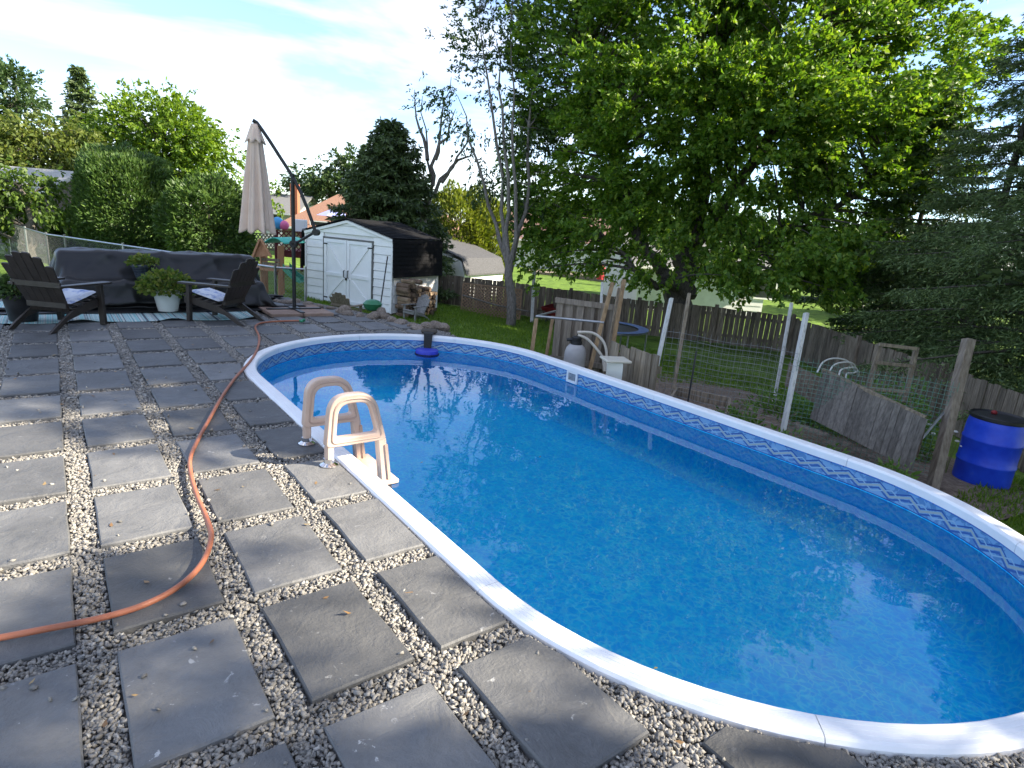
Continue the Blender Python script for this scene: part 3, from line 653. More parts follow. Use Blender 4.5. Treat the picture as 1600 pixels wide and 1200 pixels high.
# gambrel roof: four slopes, each with overlapping shingle courses
ov = .10
prof = [(-.085, E_H), (-.035, B_H+.01), (SWD/2, R_H+.03), (SWD+.035, B_H+.01), (SWD+.085, E_H)]
for i in range(4):
    (s0, h0), (s1, h1) = prof[i], prof[i+1]; m = MB(); nrow = 9 if i in (0, 3) else 12
    nrm = np.array([-(h1-h0), (s1-s0)]); nrm = nrm/np.linalg.norm(nrm)
    if nrm[1] < 0 and i in (1, 2): nrm = -nrm
    for k in range(nrow):
        f0, f1 = k/nrow, (k+1.25)/nrow; up = i < 2
        if not up: f0, f1 = 1-f0, 1-f1
        a = (s0+(s1-s0)*f0, h0+(h1-h0)*f0); b_ = (s0+(s1-s0)*min(max(f1, 0), 1), h0+(h1-h0)*min(max(f1, 0), 1))
        A0, A1 = (a[0]+nrm[0]*.030, a[1]+nrm[1]*.030), (a[0]+nrm[0]*.012, a[1]+nrm[1]*.012); B0, B1 = (b_[0]+nrm[0]*.014, b_[1]+nrm[1]*.014), b_
        m.extr([sp(*A0, -ov), sp(*B0, -ov), sp(*B1, -ov), sp(*A1, -ov)], sv*(SLEN+2*ov))
    m.build('roof_slope', SHINGLE, shed, False, True)
for sgn in (0, 1):      # white barge boards under the roof edge
    e = [(0, B_H), (SWD/2, R_H)] if sgn == 0 else [(SWD, B_H), (SWD/2, R_H)]
    m = MB(); m.bar(sp(e[0][0], e[0][1]-.04, -.05), sp(e[1][0], e[1][1]-.04, -.05), .025, .07); m.build('barge_board', WHITE, shed, False, True)
DOORP = pm('white_door_paint', (.79, .80, .795), (.86, .86, .855), 3, .5, .1, 30)
for k, (s0, s1) in enumerate(((d0, dm-.008), (dm+.008, d1))):
    m = MB(); m.extr([sp(s0, .07, -.02), sp(s1, .07, -.02), sp(s1, DH, -.02), sp(s0, DH, -.02)], sv*.03); door = m.build('door', DOORP, shed, False, True)
    w = .09; y = -.034
    inner = s1 if k == 0 else s0; outer = s0 if k == 0 else s1; sg = 1 if k == 0 else -1
    def strip(p, q, nm, wd=w):
        m = MB(); m.bar(sp(p[0], p[1], y), sp(q[0], q[1], y), wd, .028, tuple(-sv)); o = m.build(nm, DOORP, shed, False, True); o.parent = door; o.location = (0, 0, 0)
    for ss in (s0+w/2, s1-w/2): strip((ss, .07), (ss, DH), 'stile')
    for hh in (.07+w/2, DH*.47, DH-w/2): strip((s0+w, hh), (s1-w, hh), 'rail')
    y = -.031
    strip((outer+sg*w, DH-w), (inner-sg*w, DH*.47+w/2), 'brace', .06); strip((inner-sg*w, DH*.47-w/2), (outer+sg*w, .07+w), 'brace', .06)
    m = MB(); hx = inner-sg*.06
    m.tube([sp(hx, DH*.44, -.05), sp(hx, DH*.45, -.085), sp(hx, DH*.54, -.085), sp(hx, DH*.55, -.05)], .013, 6); h = m.build('handle', BLACK, shed, False, True); h.parent = door; h.location = (0, 0, 0)
    for hh in (.18, DH-.14):
        m = MB(); m.bar(sp(outer-sg*.02, hh, -.045), sp(outer+sg*.13, hh, -.052), .035, .008, tuple(-sv)); h = m.build('hinge', BLACK, shed, False, True); h.parent = door; h.location = (0, 0, 0)
m = MB()
for s in (d0-.025, d1+.025): m.bar(sp(s, 0, -.012), sp(s, DH+.05, -.012), .04, .05, tuple(sv))
m.bar(sp(d0, DH+.03, -.012), sp(d1, DH+.03, -.012), .05, .04); m.build('door_frame', pm('shed_frame_dark', (.10, .10, .095), (.17, .17, .16), 8, .7), shed, False, True)
m = MB(); m.box(tuple(sp(dm, DH*.42, -.055)), (.06, .03, .07), Matrix.Rotation(math.atan2(su[1], su[0]), 3, 'Z')); m.build('padlock', BLACK, shed, False, True)
m = MB(); m.extr([sp(-.02, -.25, -.02), sp(SWD+.02, -.25, -.02), sp(SWD+.02, 0, -.02), sp(-.02, 0, -.02)], sv*(SLEN+.04)); m.build('base', WOOD_DARK, shed, False, True)
# rake handle against the shed corner
p0 = G(593, 487, -.6); q0 = sp(s_at(607), 1.5, -.10)
m = MB(); m.tube([p0, q0], .017, 6); o = m.build('rake_handle', BLACK); tag(o, 'long black handle leaning on the shed corner by the woodpile', 'tool')

# ------------------------------------------------------------------ firewood beside the shed
LOGS = [pm('log_%s' % n, a, b, 7, .95, .7, 35) for n, a, b in (('dark', (.05, .034, .024), (.13, .095, .07)), ('brown', (.10, .065, .04), (.23, .16, .11)), ('pale', (.22, .15, .095), (.40, .30, .20)))]
logm = []
for k in range(6):
    m = MB(); n = 7; r = .055+.02*rng.random(); a0 = rng.random()*6
    ring = [(r*math.cos(a0+2*math.pi*j/n)*(.75+.4*rng.random()), r*math.sin(a0+2*math.pi*j/n)*(.75+.4*rng.random())) for j in range(n)]
    m.add([(x, y, z) for z in (-.2, .2) for x, y in ring], [tuple(range(n))[::-1], tuple(range(n, 2*n))]+[(j, (j+1) % n, n+(j+1) % n, n+j) for j in range(n)])
    o = m.build('firewood_log', LOGS[k % 3]); logm.append(o.data); bpy.data.objects.remove(o)
ang_v = math.atan2(sv[1], sv[0]); ci = 0
for row in range(9):
    ncol = 10 if row < 6 else (8 if row == 6 else (6 if row == 7 else 4))
    for kx in range(ncol):
        if row > 5 and rng.random() < .2: continue
        d = .12+kx*.135+rng.normal(0, .012)+(.06 if row % 2 else 0); p = sb+sv*d-su*(.28+rng.normal(0, .03))
        z0 = min(gz(p), SZ)-.02+.02
        o = link('firewood_log', logm[rng.integers(6)], None, None, (p[0], p[1], z0+.06+row*.112+rng.normal(0, .008)))
        o.rotation_euler = (math.pi/2, rng.random()*6.28, ang_v+rng.normal(0, .08))
        tag(o, 'short split log in the woodpile against the white shed wall', 'log', 'firewood logs stacked beside the shed')

# ------------------------------------------------------------------ adirondack chairs
def make_chair(name, label, cat, mat, scale=1.0, group=None, slats=6):
    t = empty(name, (0, 0, 0), label, cat, group)
    def part(nm, mb, bev=.004): return mb.build(nm, mat, t, False, False, bev)
    for sx in (-1, 1):
        m = MB(); m.bar((sx*.30, .34, 0), (sx*.30, .32, .53), .075, .05, (0, 1, 0)); part('leg', m)
        m = MB(); m.extr([(sx*.255, .40, .27), (sx*.255, .40, .375), (sx*.255, -.10, .26), (sx*.255, -.36, .10), (sx*.255, -.50, .0), (sx*.255, -.40, 0.0), (sx*.255, -.20, .13)], (sx*.032, 0, 0)); part('leg', m)
        m = MB(); m.extr([(sx*.27, .44, .535), (sx*.39, .44, .535), (sx*.40, .30, .535), (sx*.37, -.10, .535), (sx*.34, -.34, .535), (sx*.27, -.34, .535), (sx*.26, .1, .535)], (0, 0, .028)); part('armrest', m)
    for i in range(6):
        f = i/5; y = .385-.50*f; z = .385-.125*f
        m = MB(); m.bar((-.29, y, z), (.29, y, z), .085, .024, (0, .24, 1)); part('seat_slat', m)
    n = slats
    for i in range(n):
        f = (i-(n-1)/2)/((n-1)/2); L_ = .80-.17*f*f; x0, x1 = f*.21, f*.295; w = .084 if n > 5 else .09
        b0 = np.array((x0, -.115, .22)); dirv = unit(np.array((x1-x0, -.36, .76)))
        w1 = w*1.30; R = np.array((1, 0, 0)); e = b0+dirv*L_; nn = np.cross(R, dirv); topc = e+dirv*.018
        m = MB(); m.extr([b0-R*w/2, b0+R*w/2, e+R*w1/2, topc+R*w1*.32, topc-R*w1*.32, e-R*w1/2], nn*.022); part('back_slat', m)
    for h, wd in ((.30, .52), (.565, .64)):
        y = -.115-.36*(h-.22)/.76-.03
        m = MB(); m.bar((-wd/2, y, h), (wd/2, y, h), .03, .07); part('back_rail', m)
    m = MB(); m.bar((-.29, .40, .30), (.29, .40, .30), .028, .09); part('apron', m)
    t.scale = (scale,)*3
    return t
RESIN = pm('brown_resin', (.026, .020, .016), (.045, .036, .030), 10, .42, .15, 80, spec=.5)
c1 = make_chair('adirondack_chair', 'dark brown slatted garden chair at far left beside the black planter', 'chair', RESIN, 1.0, 'dark brown garden chairs')
rear = (G(94.5, 523)+G(37, 518))/2; fr_ = G(162, 509.5); side_r = G(94.5, 523); fd = unit((fr_-side_r)[:2])
c1.rotation_euler.z = math.atan2(fd[1], fd[0])-math.pi/2; ctr = side_r[:2]+fd*.45+np.array([-fd[1], fd[0]])*.27; ctr = ctr-RV[:2]*.10; c1.location = (ctr[0], ctr[1], .003)
c2 = copy_tree(c1); c2['label'] = 'dark brown slatted garden chair beside the umbrella pole'
p_r, p_f = G(378, 509.5), G(321, 503.5); fd2 = unit((p_f-p_r)[:2]); c2.rotation_euler.z = math.atan2(fd2[1], fd2[0])-math.pi/2
ctr2 = p_r[:2]+fd2*.45-np.array([-fd2[1], fd2[0]])*.27; c2.location = (ctr2[0], ctr2[1], .003)
GREYW = pm('silvered_cedar', (.17, .165, .155), (.34, .33, .31), 6, .9, .4, 40, (6, 6, 1), rnd=.1)
GREYB = pm('weathered_brown_cedar', (.16, .125, .09), (.30, .24, .18), 6, .9, .4, 40, (6, 6, 1), rnd=.1)
c3 = make_chair('adirondack_chair', 'weathered brown slatted chair in front of the white shed doors', 'chair', GREYB, .75)
p = AT(541, 480, 13.4); c3.location = (p[0], p[1], gz(p)); c3.rotation_euler.z = math.atan2(-RV[1]*0+FV[1], FV[0])-math.pi/2-.25
c4 = make_chair('adirondack_chair', 'silver grey slatted chair on the grass beside the woodpile', 'chair', GREYW, .70)
p = G(650, 501, -.90); c4.location = (p[0], p[1], gz(p)); c4.rotation_euler.z = math.atan2(FV[1], FV[0])-math.pi/2+2.5
# cushions
def cushion(ch, label):
    m = MB(); nx, ny = 14, 14; vs = []
    for k in (0, 1):
        for i in range(nx+1):
            for j in range(ny+1):
                u, v = i/nx*2-1, j/ny*2-1; e = max(0, 1-max(abs(u), abs(v))**6); t = .028*e**.5
                x, y = u*.235*(1-.04*v*v), .375-(v+1)/2*.45; zc = .405+(y-.385)*.25
                vs.append((x, y, zc+.022+(t if k else -t*.7)+.004*math.sin(7*u)*math.sin(6*v)*e))
    w = ny+1; fs = []
    for i in range(nx):
        for j in range(ny):
            a = i*w+j; fs.append((a, a+1, a+w+1, a+w)); b_ = a+(nx+1)*w; fs.append((b_, b_+w, b_+w+1, b_+1))
    edge = [i*w for i in range(nx+1)]+[nx*w+j for j in range(1, ny+1)]+[i*w+ny for i in range(nx-1, -1, -1)]+[j for j in range(ny-1, 0, -1)]
    o2 = (nx+1)*w
    for i in range(len(edge)): a, b_ = edge[i], edge[(i+1) % len(edge)]; fs.append((a, b_, b_+o2, a+o2))
    m.add(vs, fs)
    mt = pm('floral_fabric', (.62, .66, .72), (.16, .24, .50), 9, .9, .1, 200, c3=(.12, .30, .30), lo=.48, hi=.66)
    o = m.build('seat_cushion', mt, None, True); o.location = ch.location; o.rotation_euler = ch.rotation_euler; tag(o, label, 'cushion', 'floral seat cushions')
cushion(c1, 'pale floral cushion on the far left brown chair'); cushion(c2, 'pale floral cushion on the brown chair near the umbrella pole')

# ------------------------------------------------------------------ outdoor rug
def rug():
    nx, ny = 80, 26; x0, x1, y0, y1 = -1.05, 2.42, 7.93, 9.9
    X, Y = np.meshgrid(np.linspace(x0, x1, nx), np.linspace(y0, y1, ny), indexing='ij')
    wv = np.exp(-(Y-y0)/.14); Z = .010+wv*np.maximum(0, .020*np.sin(X*6.1+.6)+.014*np.sin(X*11.3)); Y2 = Y+wv*.03*np.sin(X*6.1)
    V = np.stack([X, Y2-.07*X*.4, Z], -1).reshape(-1, 3); i, j = np.meshgrid(np.arange(nx-1), np.arange(ny-1), indexing='ij'); a = (i*ny+j).ravel()
    m, nt, b = _nt('rug_stripes'); N, L = nt.nodes, nt.links
    t = N.new('ShaderNodeTexCoord'); s = N.new('ShaderNodeSeparateXYZ'); L.new(t.outputs['Object'], s.inputs[0])
    nz = N.new('ShaderNodeTexNoise'); nz.noise_dimensions = '1D'; nz.inputs['Scale'].default_value = 7.5; nz.inputs['Detail'].default_value = 5; nz.inputs['Roughness'].default_value = .8; L.new(s.outputs[0], nz.inputs['W'])
    r = N.new('ShaderNodeValToRGB'); r.color_ramp.interpolation = 'CONSTANT'; cols = [(.50, .56, .55), (.10, .30, .32), (.55, .58, .56), (.20, .45, .46), (.52, .54, .50), (.07, .10, .13), (.40, .52, .52)]
    r.color_ramp.elements[0].color = lin(cols[0]); r.color_ramp.elements[1].color = lin(cols[-1]); r.color_ramp.elements[1].position = .66
    for i_, c in enumerate(cols[1:-1]): e = r.color_ramp.elements.new(.37+.05*i_); e.color = lin(c)
    L.new(nz.outputs['Fac'], r.inputs['Fac']); L.new(r.outputs['Color'], b.inputs['Base Color']); b.inputs['Roughness'].default_value = .9
    o = np_mesh('outdoor_rug', V, np.stack([a, a+ny, a+ny+1, a+1], 1), m, None, True); tag(o, 'teal and white striped outdoor rug under the chairs and black cover', 'rug')
    sd = o.modifiers.new('thickness', 'SOLIDIFY'); sd.thickness = .006
rug()

# ------------------------------------------------------------------ black furniture cover, draped over the sofa set
def drape():
    h = .045; nx = 96
    prof_ = np.array([(8.62, .025), (8.86, .03), (8.925, .44), (9.46, .45), (9.50, .83), (10.03, .83), (10.06, .05), (10.25, .025)])
    arc = np.r_[0, np.cumsum(np.linalg.norm(np.diff(prof_, axis=0), axis=1))]; ny = int(arc[-1]*1.035/h)
    sv_ = np.linspace(0, arc[-1], ny); yy = np.interp(sv_, arc, prof_[:, 0]); zz = np.interp(sv_, arc, prof_[:, 1])+.03
    x = (np.arange(nx)-(nx-1)/2)*h*.955+1.32
    X = np.repeat(x[:, None], ny, 1); Y = np.repeat(yy[None], nx, 0); Z = np.repeat(zz[None], nx, 0)
    P = np.stack([X, Y, Z+.03*np.sin(X*11+Y*4)+rng.normal(0, .012, X.shape)], -1); P[..., 1] += .025*np.sin(X*8.3+1)+.02*np.sin(X*17); Q = P.copy()
    boxes = [((-.02, 9.48, 0), (2.72, 10.0, .80)), ((-.02, 8.95, 0), (2.72, 9.6, .40))]
    d1 = h; d2 = h*math.sqrt(2)
    def con(A, B, L_, k):
        d = B-A; l = np.linalg.norm(d, axis=-1, keepdims=True); c = d*(.5*k*(1-L_/np.maximum(l, 1e-6))); A += c; B -= c
    for st in range(150):
        v = (P-Q)*.95; Q = P.copy(); P = P+v; P[..., 2] -= 9.8*(1/50)**2*.5
        for it in range(7):
            for o in (0, 1):
                a, b = P[o:-1:2], P[o+1::2]; n = min(len(a), len(b)); con(a[:n], b[:n], d1, 1)
                a, b = P[:, o:-1:2], P[:, o+1::2]; n = min(a.shape[1], b.shape[1]); con(a[:, :n], b[:, :n], d1, 1)
            for o in (0, 1):
                a, b = P[o:-1:2, :-1], P[o+1::2, 1:]; n = min(len(a), len(b)); con(a[:n], b[:n], d2, .3)
                a, b = P[o:-1:2, 1:], P[o+1::2, :-1]; n = min(len(a), len(b)); con(a[:n], b[:n], d2, .3)
            if it % 3 == 0:
                for o in range(4):
                    a, b = P[o:-2:4], P[o+2::4]; n = min(len(a), len(b)); con(a[:n], b[:n], 2*d1, .10)
                    a, b = P[:, o:-2:4], P[:, o+2::4]; n = min(a.shape[1], b.shape[1]); con(a[:, :n], b[:, :n], 2*d1, .10)
            for lo_, hi_ in boxes:
                lo_, hi_ = np.array(lo_)-.02, np.array(hi_)+.02; ins = np.all((P > lo_) & (P < hi_), -1)
                if ins.any():
                    p = P[ins]; pen = np.concatenate([p-lo_, hi_-p], 1); pen[:, 2] = 9; k = np.argmin(pen, 1); r_ = np.arange(len(p))
                    p[r_, k % 3] = np.where(k < 3, lo_[k % 3], hi_[k % 3]); P[ins] = p; Q[ins] = Q[ins]*.6+p*.4
            fl = P[..., 2] < .022
            P[fl, 2] = .022; Q[fl] = Q[fl]*.5+P[fl]*.5
    # tucks and pulls: shallow ridges along the lie of the cloth
    Nn = np.cross(np.gradient(P, axis=0), np.gradient(P, axis=1)); Nn = unit(Nn)
    Nn *= np.sign(np.sum(Nn*np.array([0, -.6, 1.]), -1, keepdims=True))
    X_, S_ = P[..., 0], np.repeat((np.arange(ny)*h)[None], nx, 0); wob_ = .35*np.sin(X_*2.1+1)+.25*np.sin(S_*3.3)
    rid = lambda q: (1-np.abs(np.sin(q)))**3
    dsp = 1.0*(.030*rid(X_*5.1+S_*2.2+2.2*wob_)+.024*rid(-X_*3.2+S_*4.6+1.0+2.4*wob_)+.018*rid(X_*9.5+.8+1.6*wob_)*(S_ < .75)+.012*rid(S_*9+X_*1.4+3*wob_))
    P = P+Nn*(dsp*np.clip((P[..., 2]-.02)/.08, 0, 1))[..., None]
    global COVER; COVER = P.reshape(-1, 3)
    i, j = np.meshgrid(np.arange(nx-1), np.arange(ny-1), indexing='ij'); a = (i*ny+j).ravel()
    m = pm('black_cover_fabric', (.004, .0042, .0046), (.008, .0083, .009), 3, .45, .10, 300, spec=.5)
    o = np_mesh('furniture_cover', P.reshape(-1, 3), np.stack([a, a+ny, a+ny+1, a+1], 1), m, None, True)
    tag(o, 'black fabric cover draped over the long patio sofa', 'furniture cover')
    o.modifiers.new('smooth', 'SUBSURF').render_levels = 1; sd = o.modifiers.new('thickness', 'SOLIDIFY'); sd.thickness = .006; sd.offset = 1
drape()

# ------------------------------------------------------------------ potted plants
def plant(root, c, rad, h, n, leaf, mat, droop=.3, asp=.8):
    d = unit(rng.normal(size=(n, 3))); d[:, 2] = np.abs(d[:, 2]); q = (.45+.55*rng.random((n, 1))**.5)
    P = np.array(c)+d*q*np.array([rad, rad, h]); D = d+rng.normal(0, .6, d.shape); D[:, 2] -= droop
    V, F = leaves(P, D, leaf*(.6+.7*rng.random(n)), asp, .1); np_mesh('foliage', V, F, mat, root)
    m = MB()
    for k in range(14): a = rng.random()*6.28; r = rad*.7*rng.random()**.5; m.tube([(c[0], c[1], c[2]-.1), (c[0]+math.cos(a)*r*.5, c[1]+math.sin(a)*r*.5, c[2]+h*.35), (c[0]+math.cos(a)*r, c[1]+math.sin(a)*r, c[2]+h*.75)], [.007, .005, .003], 5, False)
    m.build('stem', pm('green_stem', (.09, .11, .03), (.14, .16, .05), 10, .7), root, fix=False)
def pot(root, r0, r1, h, mat, rim=.02):
    m = MB(); m.lathe([(r0*.96, 0), (r0, .01), (r1*.97, h-.05), (r1+rim*.5, h-.048), (r1+rim, h-.01), (r1+rim*.8, h), (r1-.012, h), (r1-.02, h-.05), (.02, h-.05)], 28); m.build('pot', mat, root, True)
    m = MB(); m.lathe([(r1-.02, h-.055), (r1-.02, h-.04), (.01, h-.03)], 18); m.build('soil', pm('potting_soil', (.018, .013, .009), (.05, .038, .028), 40, .95, .6, 80), root)
p = G(265, 490); wp = empty('planter', (p[0], p[1]+.12, .018), 'large white pot with a bushy yellow green plant before the cover', 'planter')
pot(wp, .135, .19, .30, pm('white_plastic', (.66, .67, .62), (.72, .73, .69), 4, .4)); plant(wp, (0, 0, .29), .40, .34, 1500, .062, LEAF_POT)
_q = AT(222, 434, 9.3)[:2]; _q[1] = min(_q[1], 9.22); _k = np.linalg.norm(COVER[:, :2]-_q, axis=1) < .11
bp_ = empty('planter', (*_q, float(COVER[_k, 2].max())+.008), 'dark striped bowl pot with a small green plant on the cover', 'planter')
pot(bp_, .09, .135, .20, pm('blue_black_glaze', (.02, .028, .04), (.10, .12, .15), 30, .25, 0, 30, (.05, .05, 6), lo=.5, hi=.55)); plant(bp_, (.03, 0, .20), .22, .14, 420, .05, LEAF_POT)
p = G(37, 506); kp = empty('planter', (p[0], p[1]+.18, .018), 'black pot with a leafy green plant behind the far left chair', 'planter')
pot(kp, .15, .20, .34, BLACK); plant(kp, (0, 0, .33), .28, .24, 600, .07, LEAF_DARK)

# ------------------------------------------------------------------ cantilever umbrella
ub = G(460, 487); UD = float((ub-CAMP) @ CF)
um = empty('patio_umbrella', (ub[0], ub[1], .0), 'closed beige cantilever umbrella hanging from a black curved arm', 'umbrella')
def up(x, y): # point in the umbrella's own upright plane, facing the photographer
    d = ray(x, y); n = FV; return CAMP+d*(((ub-CAMP) @ n)/(d @ n))
m = MB(); m.tube([ub+np.array([0, 0, .05]), np.array([ub[0], ub[1], hgt(ub, 272)])], .030, 10); pole = m.build('pole', BLACK, um, True, True)
m = MB(); m.box((ub[0], ub[1], .065), (.16, .16, .025)); m.box((ub[0], ub[1], .055), (.9, .07, .02)); m.box((ub[0], ub[1], .053), (.07, .9, .02)); m.build('cross_base', BLACK, um, False, True)
arm = bez(up(493, 366), up(478, 300), up(398.5, 188), 18)
arm = [up(*q) for q in [(494, 367), (488, 347), (480, 325), (471, 303), (461, 283), (449, 263), (436, 243), (422, 221), (409, 202), (401, 191), (397, 188), (396, 192)]]
m = MB(); m.tube(arm, .027, 10); m.build('arm', BLACK, um, True, True)
m = MB(); m.tube([up(459, 382), up(493, 362)], .022, 8); m.build('strut', BLACK, um, True, True)
for q, r in (((494, 363), .055), ((459, 381), .058)):
    c = up(*q); m = MB(); m.tube([c-FV*.05, c+FV*.05], r, 14); m.build('hub', BLACK, um, True, True)
m = MB(); m.tube([up(459, 381)-FV*.06, up(459, 381)-FV*.12, up(463, 386)-FV*.12], .010, 6); m.build('crank', BLACK, um, True, True)
ca = up(398, 196); cb = up(402, 352)
def canopy():
    ax = np.array([0, 0, -1.]); top = np.array([ca[0], ca[1], ca[2]]); Hc = ca[2]-hgt(ca, 362); n = 96; rows = 40; V = []
    for i in range(rows):
        f = i/(rows-1); r = .040+.050*min(1, f/.14)+.145*f**1.15
        for j in range(n):
            a = 2*math.pi*j/n; fold = .20*math.sin(8*a+.4)+.09*math.sin(13*a+1+f)+.05*math.sin(21*a+2.0*f); rr = r*(1+fold*min(1, f*2.2))
            V.append(top+np.array([math.cos(a)*rr, math.sin(a)*rr, -f*Hc*(1+.022*math.sin(8*a+.4)*f)]))
    F = [(i*n+j, i*n+(j+1) % n, (i+1)*n+(j+1) % n, (i+1)*n+j) for i in range(rows-1) for j in range(n)]
    fab = pm('beige_canvas', (.70, .53, .42), (.76, .59, .48), 5, .9, .12, 250)
    o = np_mesh('canopy', np.array(V)-np.array(um.location), F, fab, um, True); o.modifiers.new('thickness', 'SOLIDIFY').thickness = .004
    V = []; rows2 = 7
    for i in range(rows2):
        f = i/(rows2-1); r = .052+.095*f
        for j in range(n): a = 2*math.pi*j/n; V.append(top+np.array([math.cos(a)*r*(1+.13*math.sin(8*a)*f), math.sin(a)*r*(1+.13*math.sin(8*a)*f), .02-f*.27*(1+.10*math.sin(8*a)*f)]))
    F = [(i*n+j, i*n+(j+1) % n, (i+1)*n+(j+1) % n, (i+1)*n+j) for i in range(rows2-1) for j in range(n)]
    v = np_mesh('vent_flap', np.array(V)-np.array(um.location), F, fab, um, True); v.modifiers.new('thickness', 'SOLIDIFY').thickness = .004
    m = MB()
    for k in range(8): a = k*math.pi/4+.2; m.tube([top+np.array([0, 0, -.2]), top+np.array([math.cos(a)*.13, math.sin(a)*.13, -Hc*.98])], .011, 5)
    m.tube([top+np.array([0, 0, .06]), top+np.array([0, 0, -Hc*.85])], .02, 8); m.build('ribs', BLACK, um, True, True)
canopy()
TANS = pm('tan_concrete', (.23, .155, .115), (.33, .235, .18), 6, .9, .3, 50, rnd=.1)
for i, (ox, oy) in enumerate(((-.255, -.255), (.255, -.255), (-.255, .255), (.255, .255))):
    m = MB(); m.box((0, 0, .018), (.495, .495, .055)); o = m.build('base_slab', TANS, None, bevel=.006); o.location = (ub[0]+ox, ub[1]+oy, 0.0); o.rotation_euler.z = rng.normal(0, .015)
    tag(o, 'square tan concrete slab weighing down the umbrella foot, ' + ('near left', 'near right', 'far left', 'far right')[i] + ' of the four', 'paving slab', 'tan slabs on the umbrella foot')

# ------------------------------------------------------------------ garden hose
hp = [(-90, 1012), (-30, 1002), (60, 985), (160, 965), (230, 943), (285, 912), (318, 876), (330, 838), (322, 808), (308, 775), (299, 745), (297, 718), (307, 692), (327, 655), (347, 620), (368, 590), (392, 563), (403, 543), (405, 526), (399, 512), (404, 506), (420, 503), (446, 501.5), (468, 501)]
hz = [.022]*6+[.030, .045, .040, .03]+[.020]*14
pts = [G(x, y, z) for (x, y), z in zip(hp, hz)]
P = np.array(pts); tt = np.arange(len(P)); fine = np.linspace(0, len(P)-1, 170)
def cat(P, t):
    i = np.clip(t.astype(int), 0, len(P)-2); f = (t-i)[:, None]; p0 = P[np.maximum(i-1, 0)]; p1 = P[i]; p2 = P[i+1]; p3 = P[np.minimum(i+2, len(P)-1)]
    return .5*(2*p1+(p2-p0)*f+(2*p0-5*p1+4*p2-p3)*f*f+(3*p1-p0-3*p2+p3)*f**3)
hose = empty('garden_hose', P[3], 'long terracotta orange garden hose snaking across the paved patio', 'hose')
m = MB(); m.tube(cat(P, fine), .0135, 10); m.build('tube', pm('orange_rubber', (.34, .115, .060), (.42, .16, .09), 6, .5, .06, 80), hose, True, True)
e = P[-1]; m = MB(); m.tube([e, e+RV*.04], .019, 8); m.tube([e+RV*.03, e+RV*.08+np.array([0, 0, .03])], .014, 8); m.bar(e+RV*.05+FV*.07, e+RV*.05-FV*.07, .03, .02); m.build('connector', pm('green_plastic', (.02, .22, .10), (.03, .28, .14), 5, .4), hose, False, True)

# ------------------------------------------------------------------ pool ladder
LADP = pm('beige_plastic', (.56, .41, .325), (.63, .47, .38), 5, .42, .08, 90, spec=.5)
lad = empty('pool_ladder', (1.40, 2.2, 0), 'peach plastic pool ladder with two arched handrails on the near side', 'ladder')
CHR = pm('chrome', (.75, .75, .76), (.85, .85, .86), 5, .12, 0, 10, metal=1.0)
def rail(y):
    # outline of one handrail in the x-z plane: an A-shaped loop with a long leg into the water
    def rounded(pts, r, n=6):
        out = []; N_ = len(pts)
        for i in range(N_):
            a, b, c = (np.array(pts[(i+k) % N_], float) for k in (-1, 0, 1)); u, v = unit(a-b), unit(c-b); rr = r[i] if hasattr(r, '__len__') else r
            p0, p1 = b+u*rr, b+v*rr
            for k in range(n+1): t = k/n; out.append(tuple((1-t)**2*p0+2*t*(1-t)*b+t*t*p1))
        return out
    outer = rounded([(1.285, .135), (1.315, .50), (1.63, .50), (1.725, .135)], [.03, .13, .13, .03], 8)
    inner = rounded([(1.355, .195), (1.375, .435), (1.59, .435), (1.655, .195)], [.035, .085, .085, .035], 8)
    n = len(outer); th = .034; m = MB(); vs = []
    for yy, k in ((-th, 0), (th, 0)):
        for o_ in outer: vs.append((o_[0], y+yy, o_[1]))
        for o_ in inner: vs.append((o_[0], y+yy, o_[1]))
    fs = []
    for i in range(n):
        j = (i+1) % n
        fs += [(i, j, n+j, n+i), (2*n+i, 3*n+i, 3*n+j, 2*n+j), (i, 2*n+i, 2*n+j, j), (n+i, n+j, 3*n+j, 3*n+i)]
    m.add(vs, fs); o = m.build('handrail', LADP, lad, True, True)
    bv = o.modifiers.new('round', 'BEVEL'); bv.width = .010; bv.segments = 3; bv.limit_method = 'ANGLE'
    # raised bead following the opening on both faces, shadow line put into its colour
    mid = rounded([(1.325, .165), (1.347, .468), (1.61, .468), (1.69, .165)], [.035, .105, .105, .035], 8)
    for s in (-1, 1):
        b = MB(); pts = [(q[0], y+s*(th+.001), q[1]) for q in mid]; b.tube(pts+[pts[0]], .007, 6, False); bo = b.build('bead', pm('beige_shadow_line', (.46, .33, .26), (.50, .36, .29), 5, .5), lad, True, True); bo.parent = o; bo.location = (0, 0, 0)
    m = MB(); m.bar((1.318, y, .04), (1.318, y, .15), .055, .055); m.build('foot', LADP, lad, False, True, .012)
    m = MB(); m.lathe([(.062, .0), (.062, .006), (.045, .016), (.036, .022), (.036, .05), (.03, .05)], 20, (1.318, y, .002)); m.build('flange', CHR, lad, True, True)
    m = MB(); m.extr([(1.655, y-.032, .15), (1.725, y-.032, .15), (1.845, y-.032, -1.05), (1.775, y-.032, -1.05)], (0, .064, 0)); m.build('leg', LADP, lad, False, True, .012)
    m = MB(); m.bar((1.72, y-.036, .10), (1.80, y-.036, -.55), .022, .012, (0, 1, 0)); m.build('groove_shade_strip', pm('beige_shadow_line', (.46, .30, .22)), lad, False, True)  # groove drawn as a strip, its shade put into the darker beige
RY = (2.43, 1.975)
for y in RY: rail(y)
for k, z in enumerate((-.20, -.47, -.74)):
    x = 1.74+(.15-z)*.10-.02; m = MB(); m.box((x-.01, sum(RY)/2, z), (.17, RY[0]-RY[1]+.10, .045)); m.build('step', LADP, lad, False, True, .012)

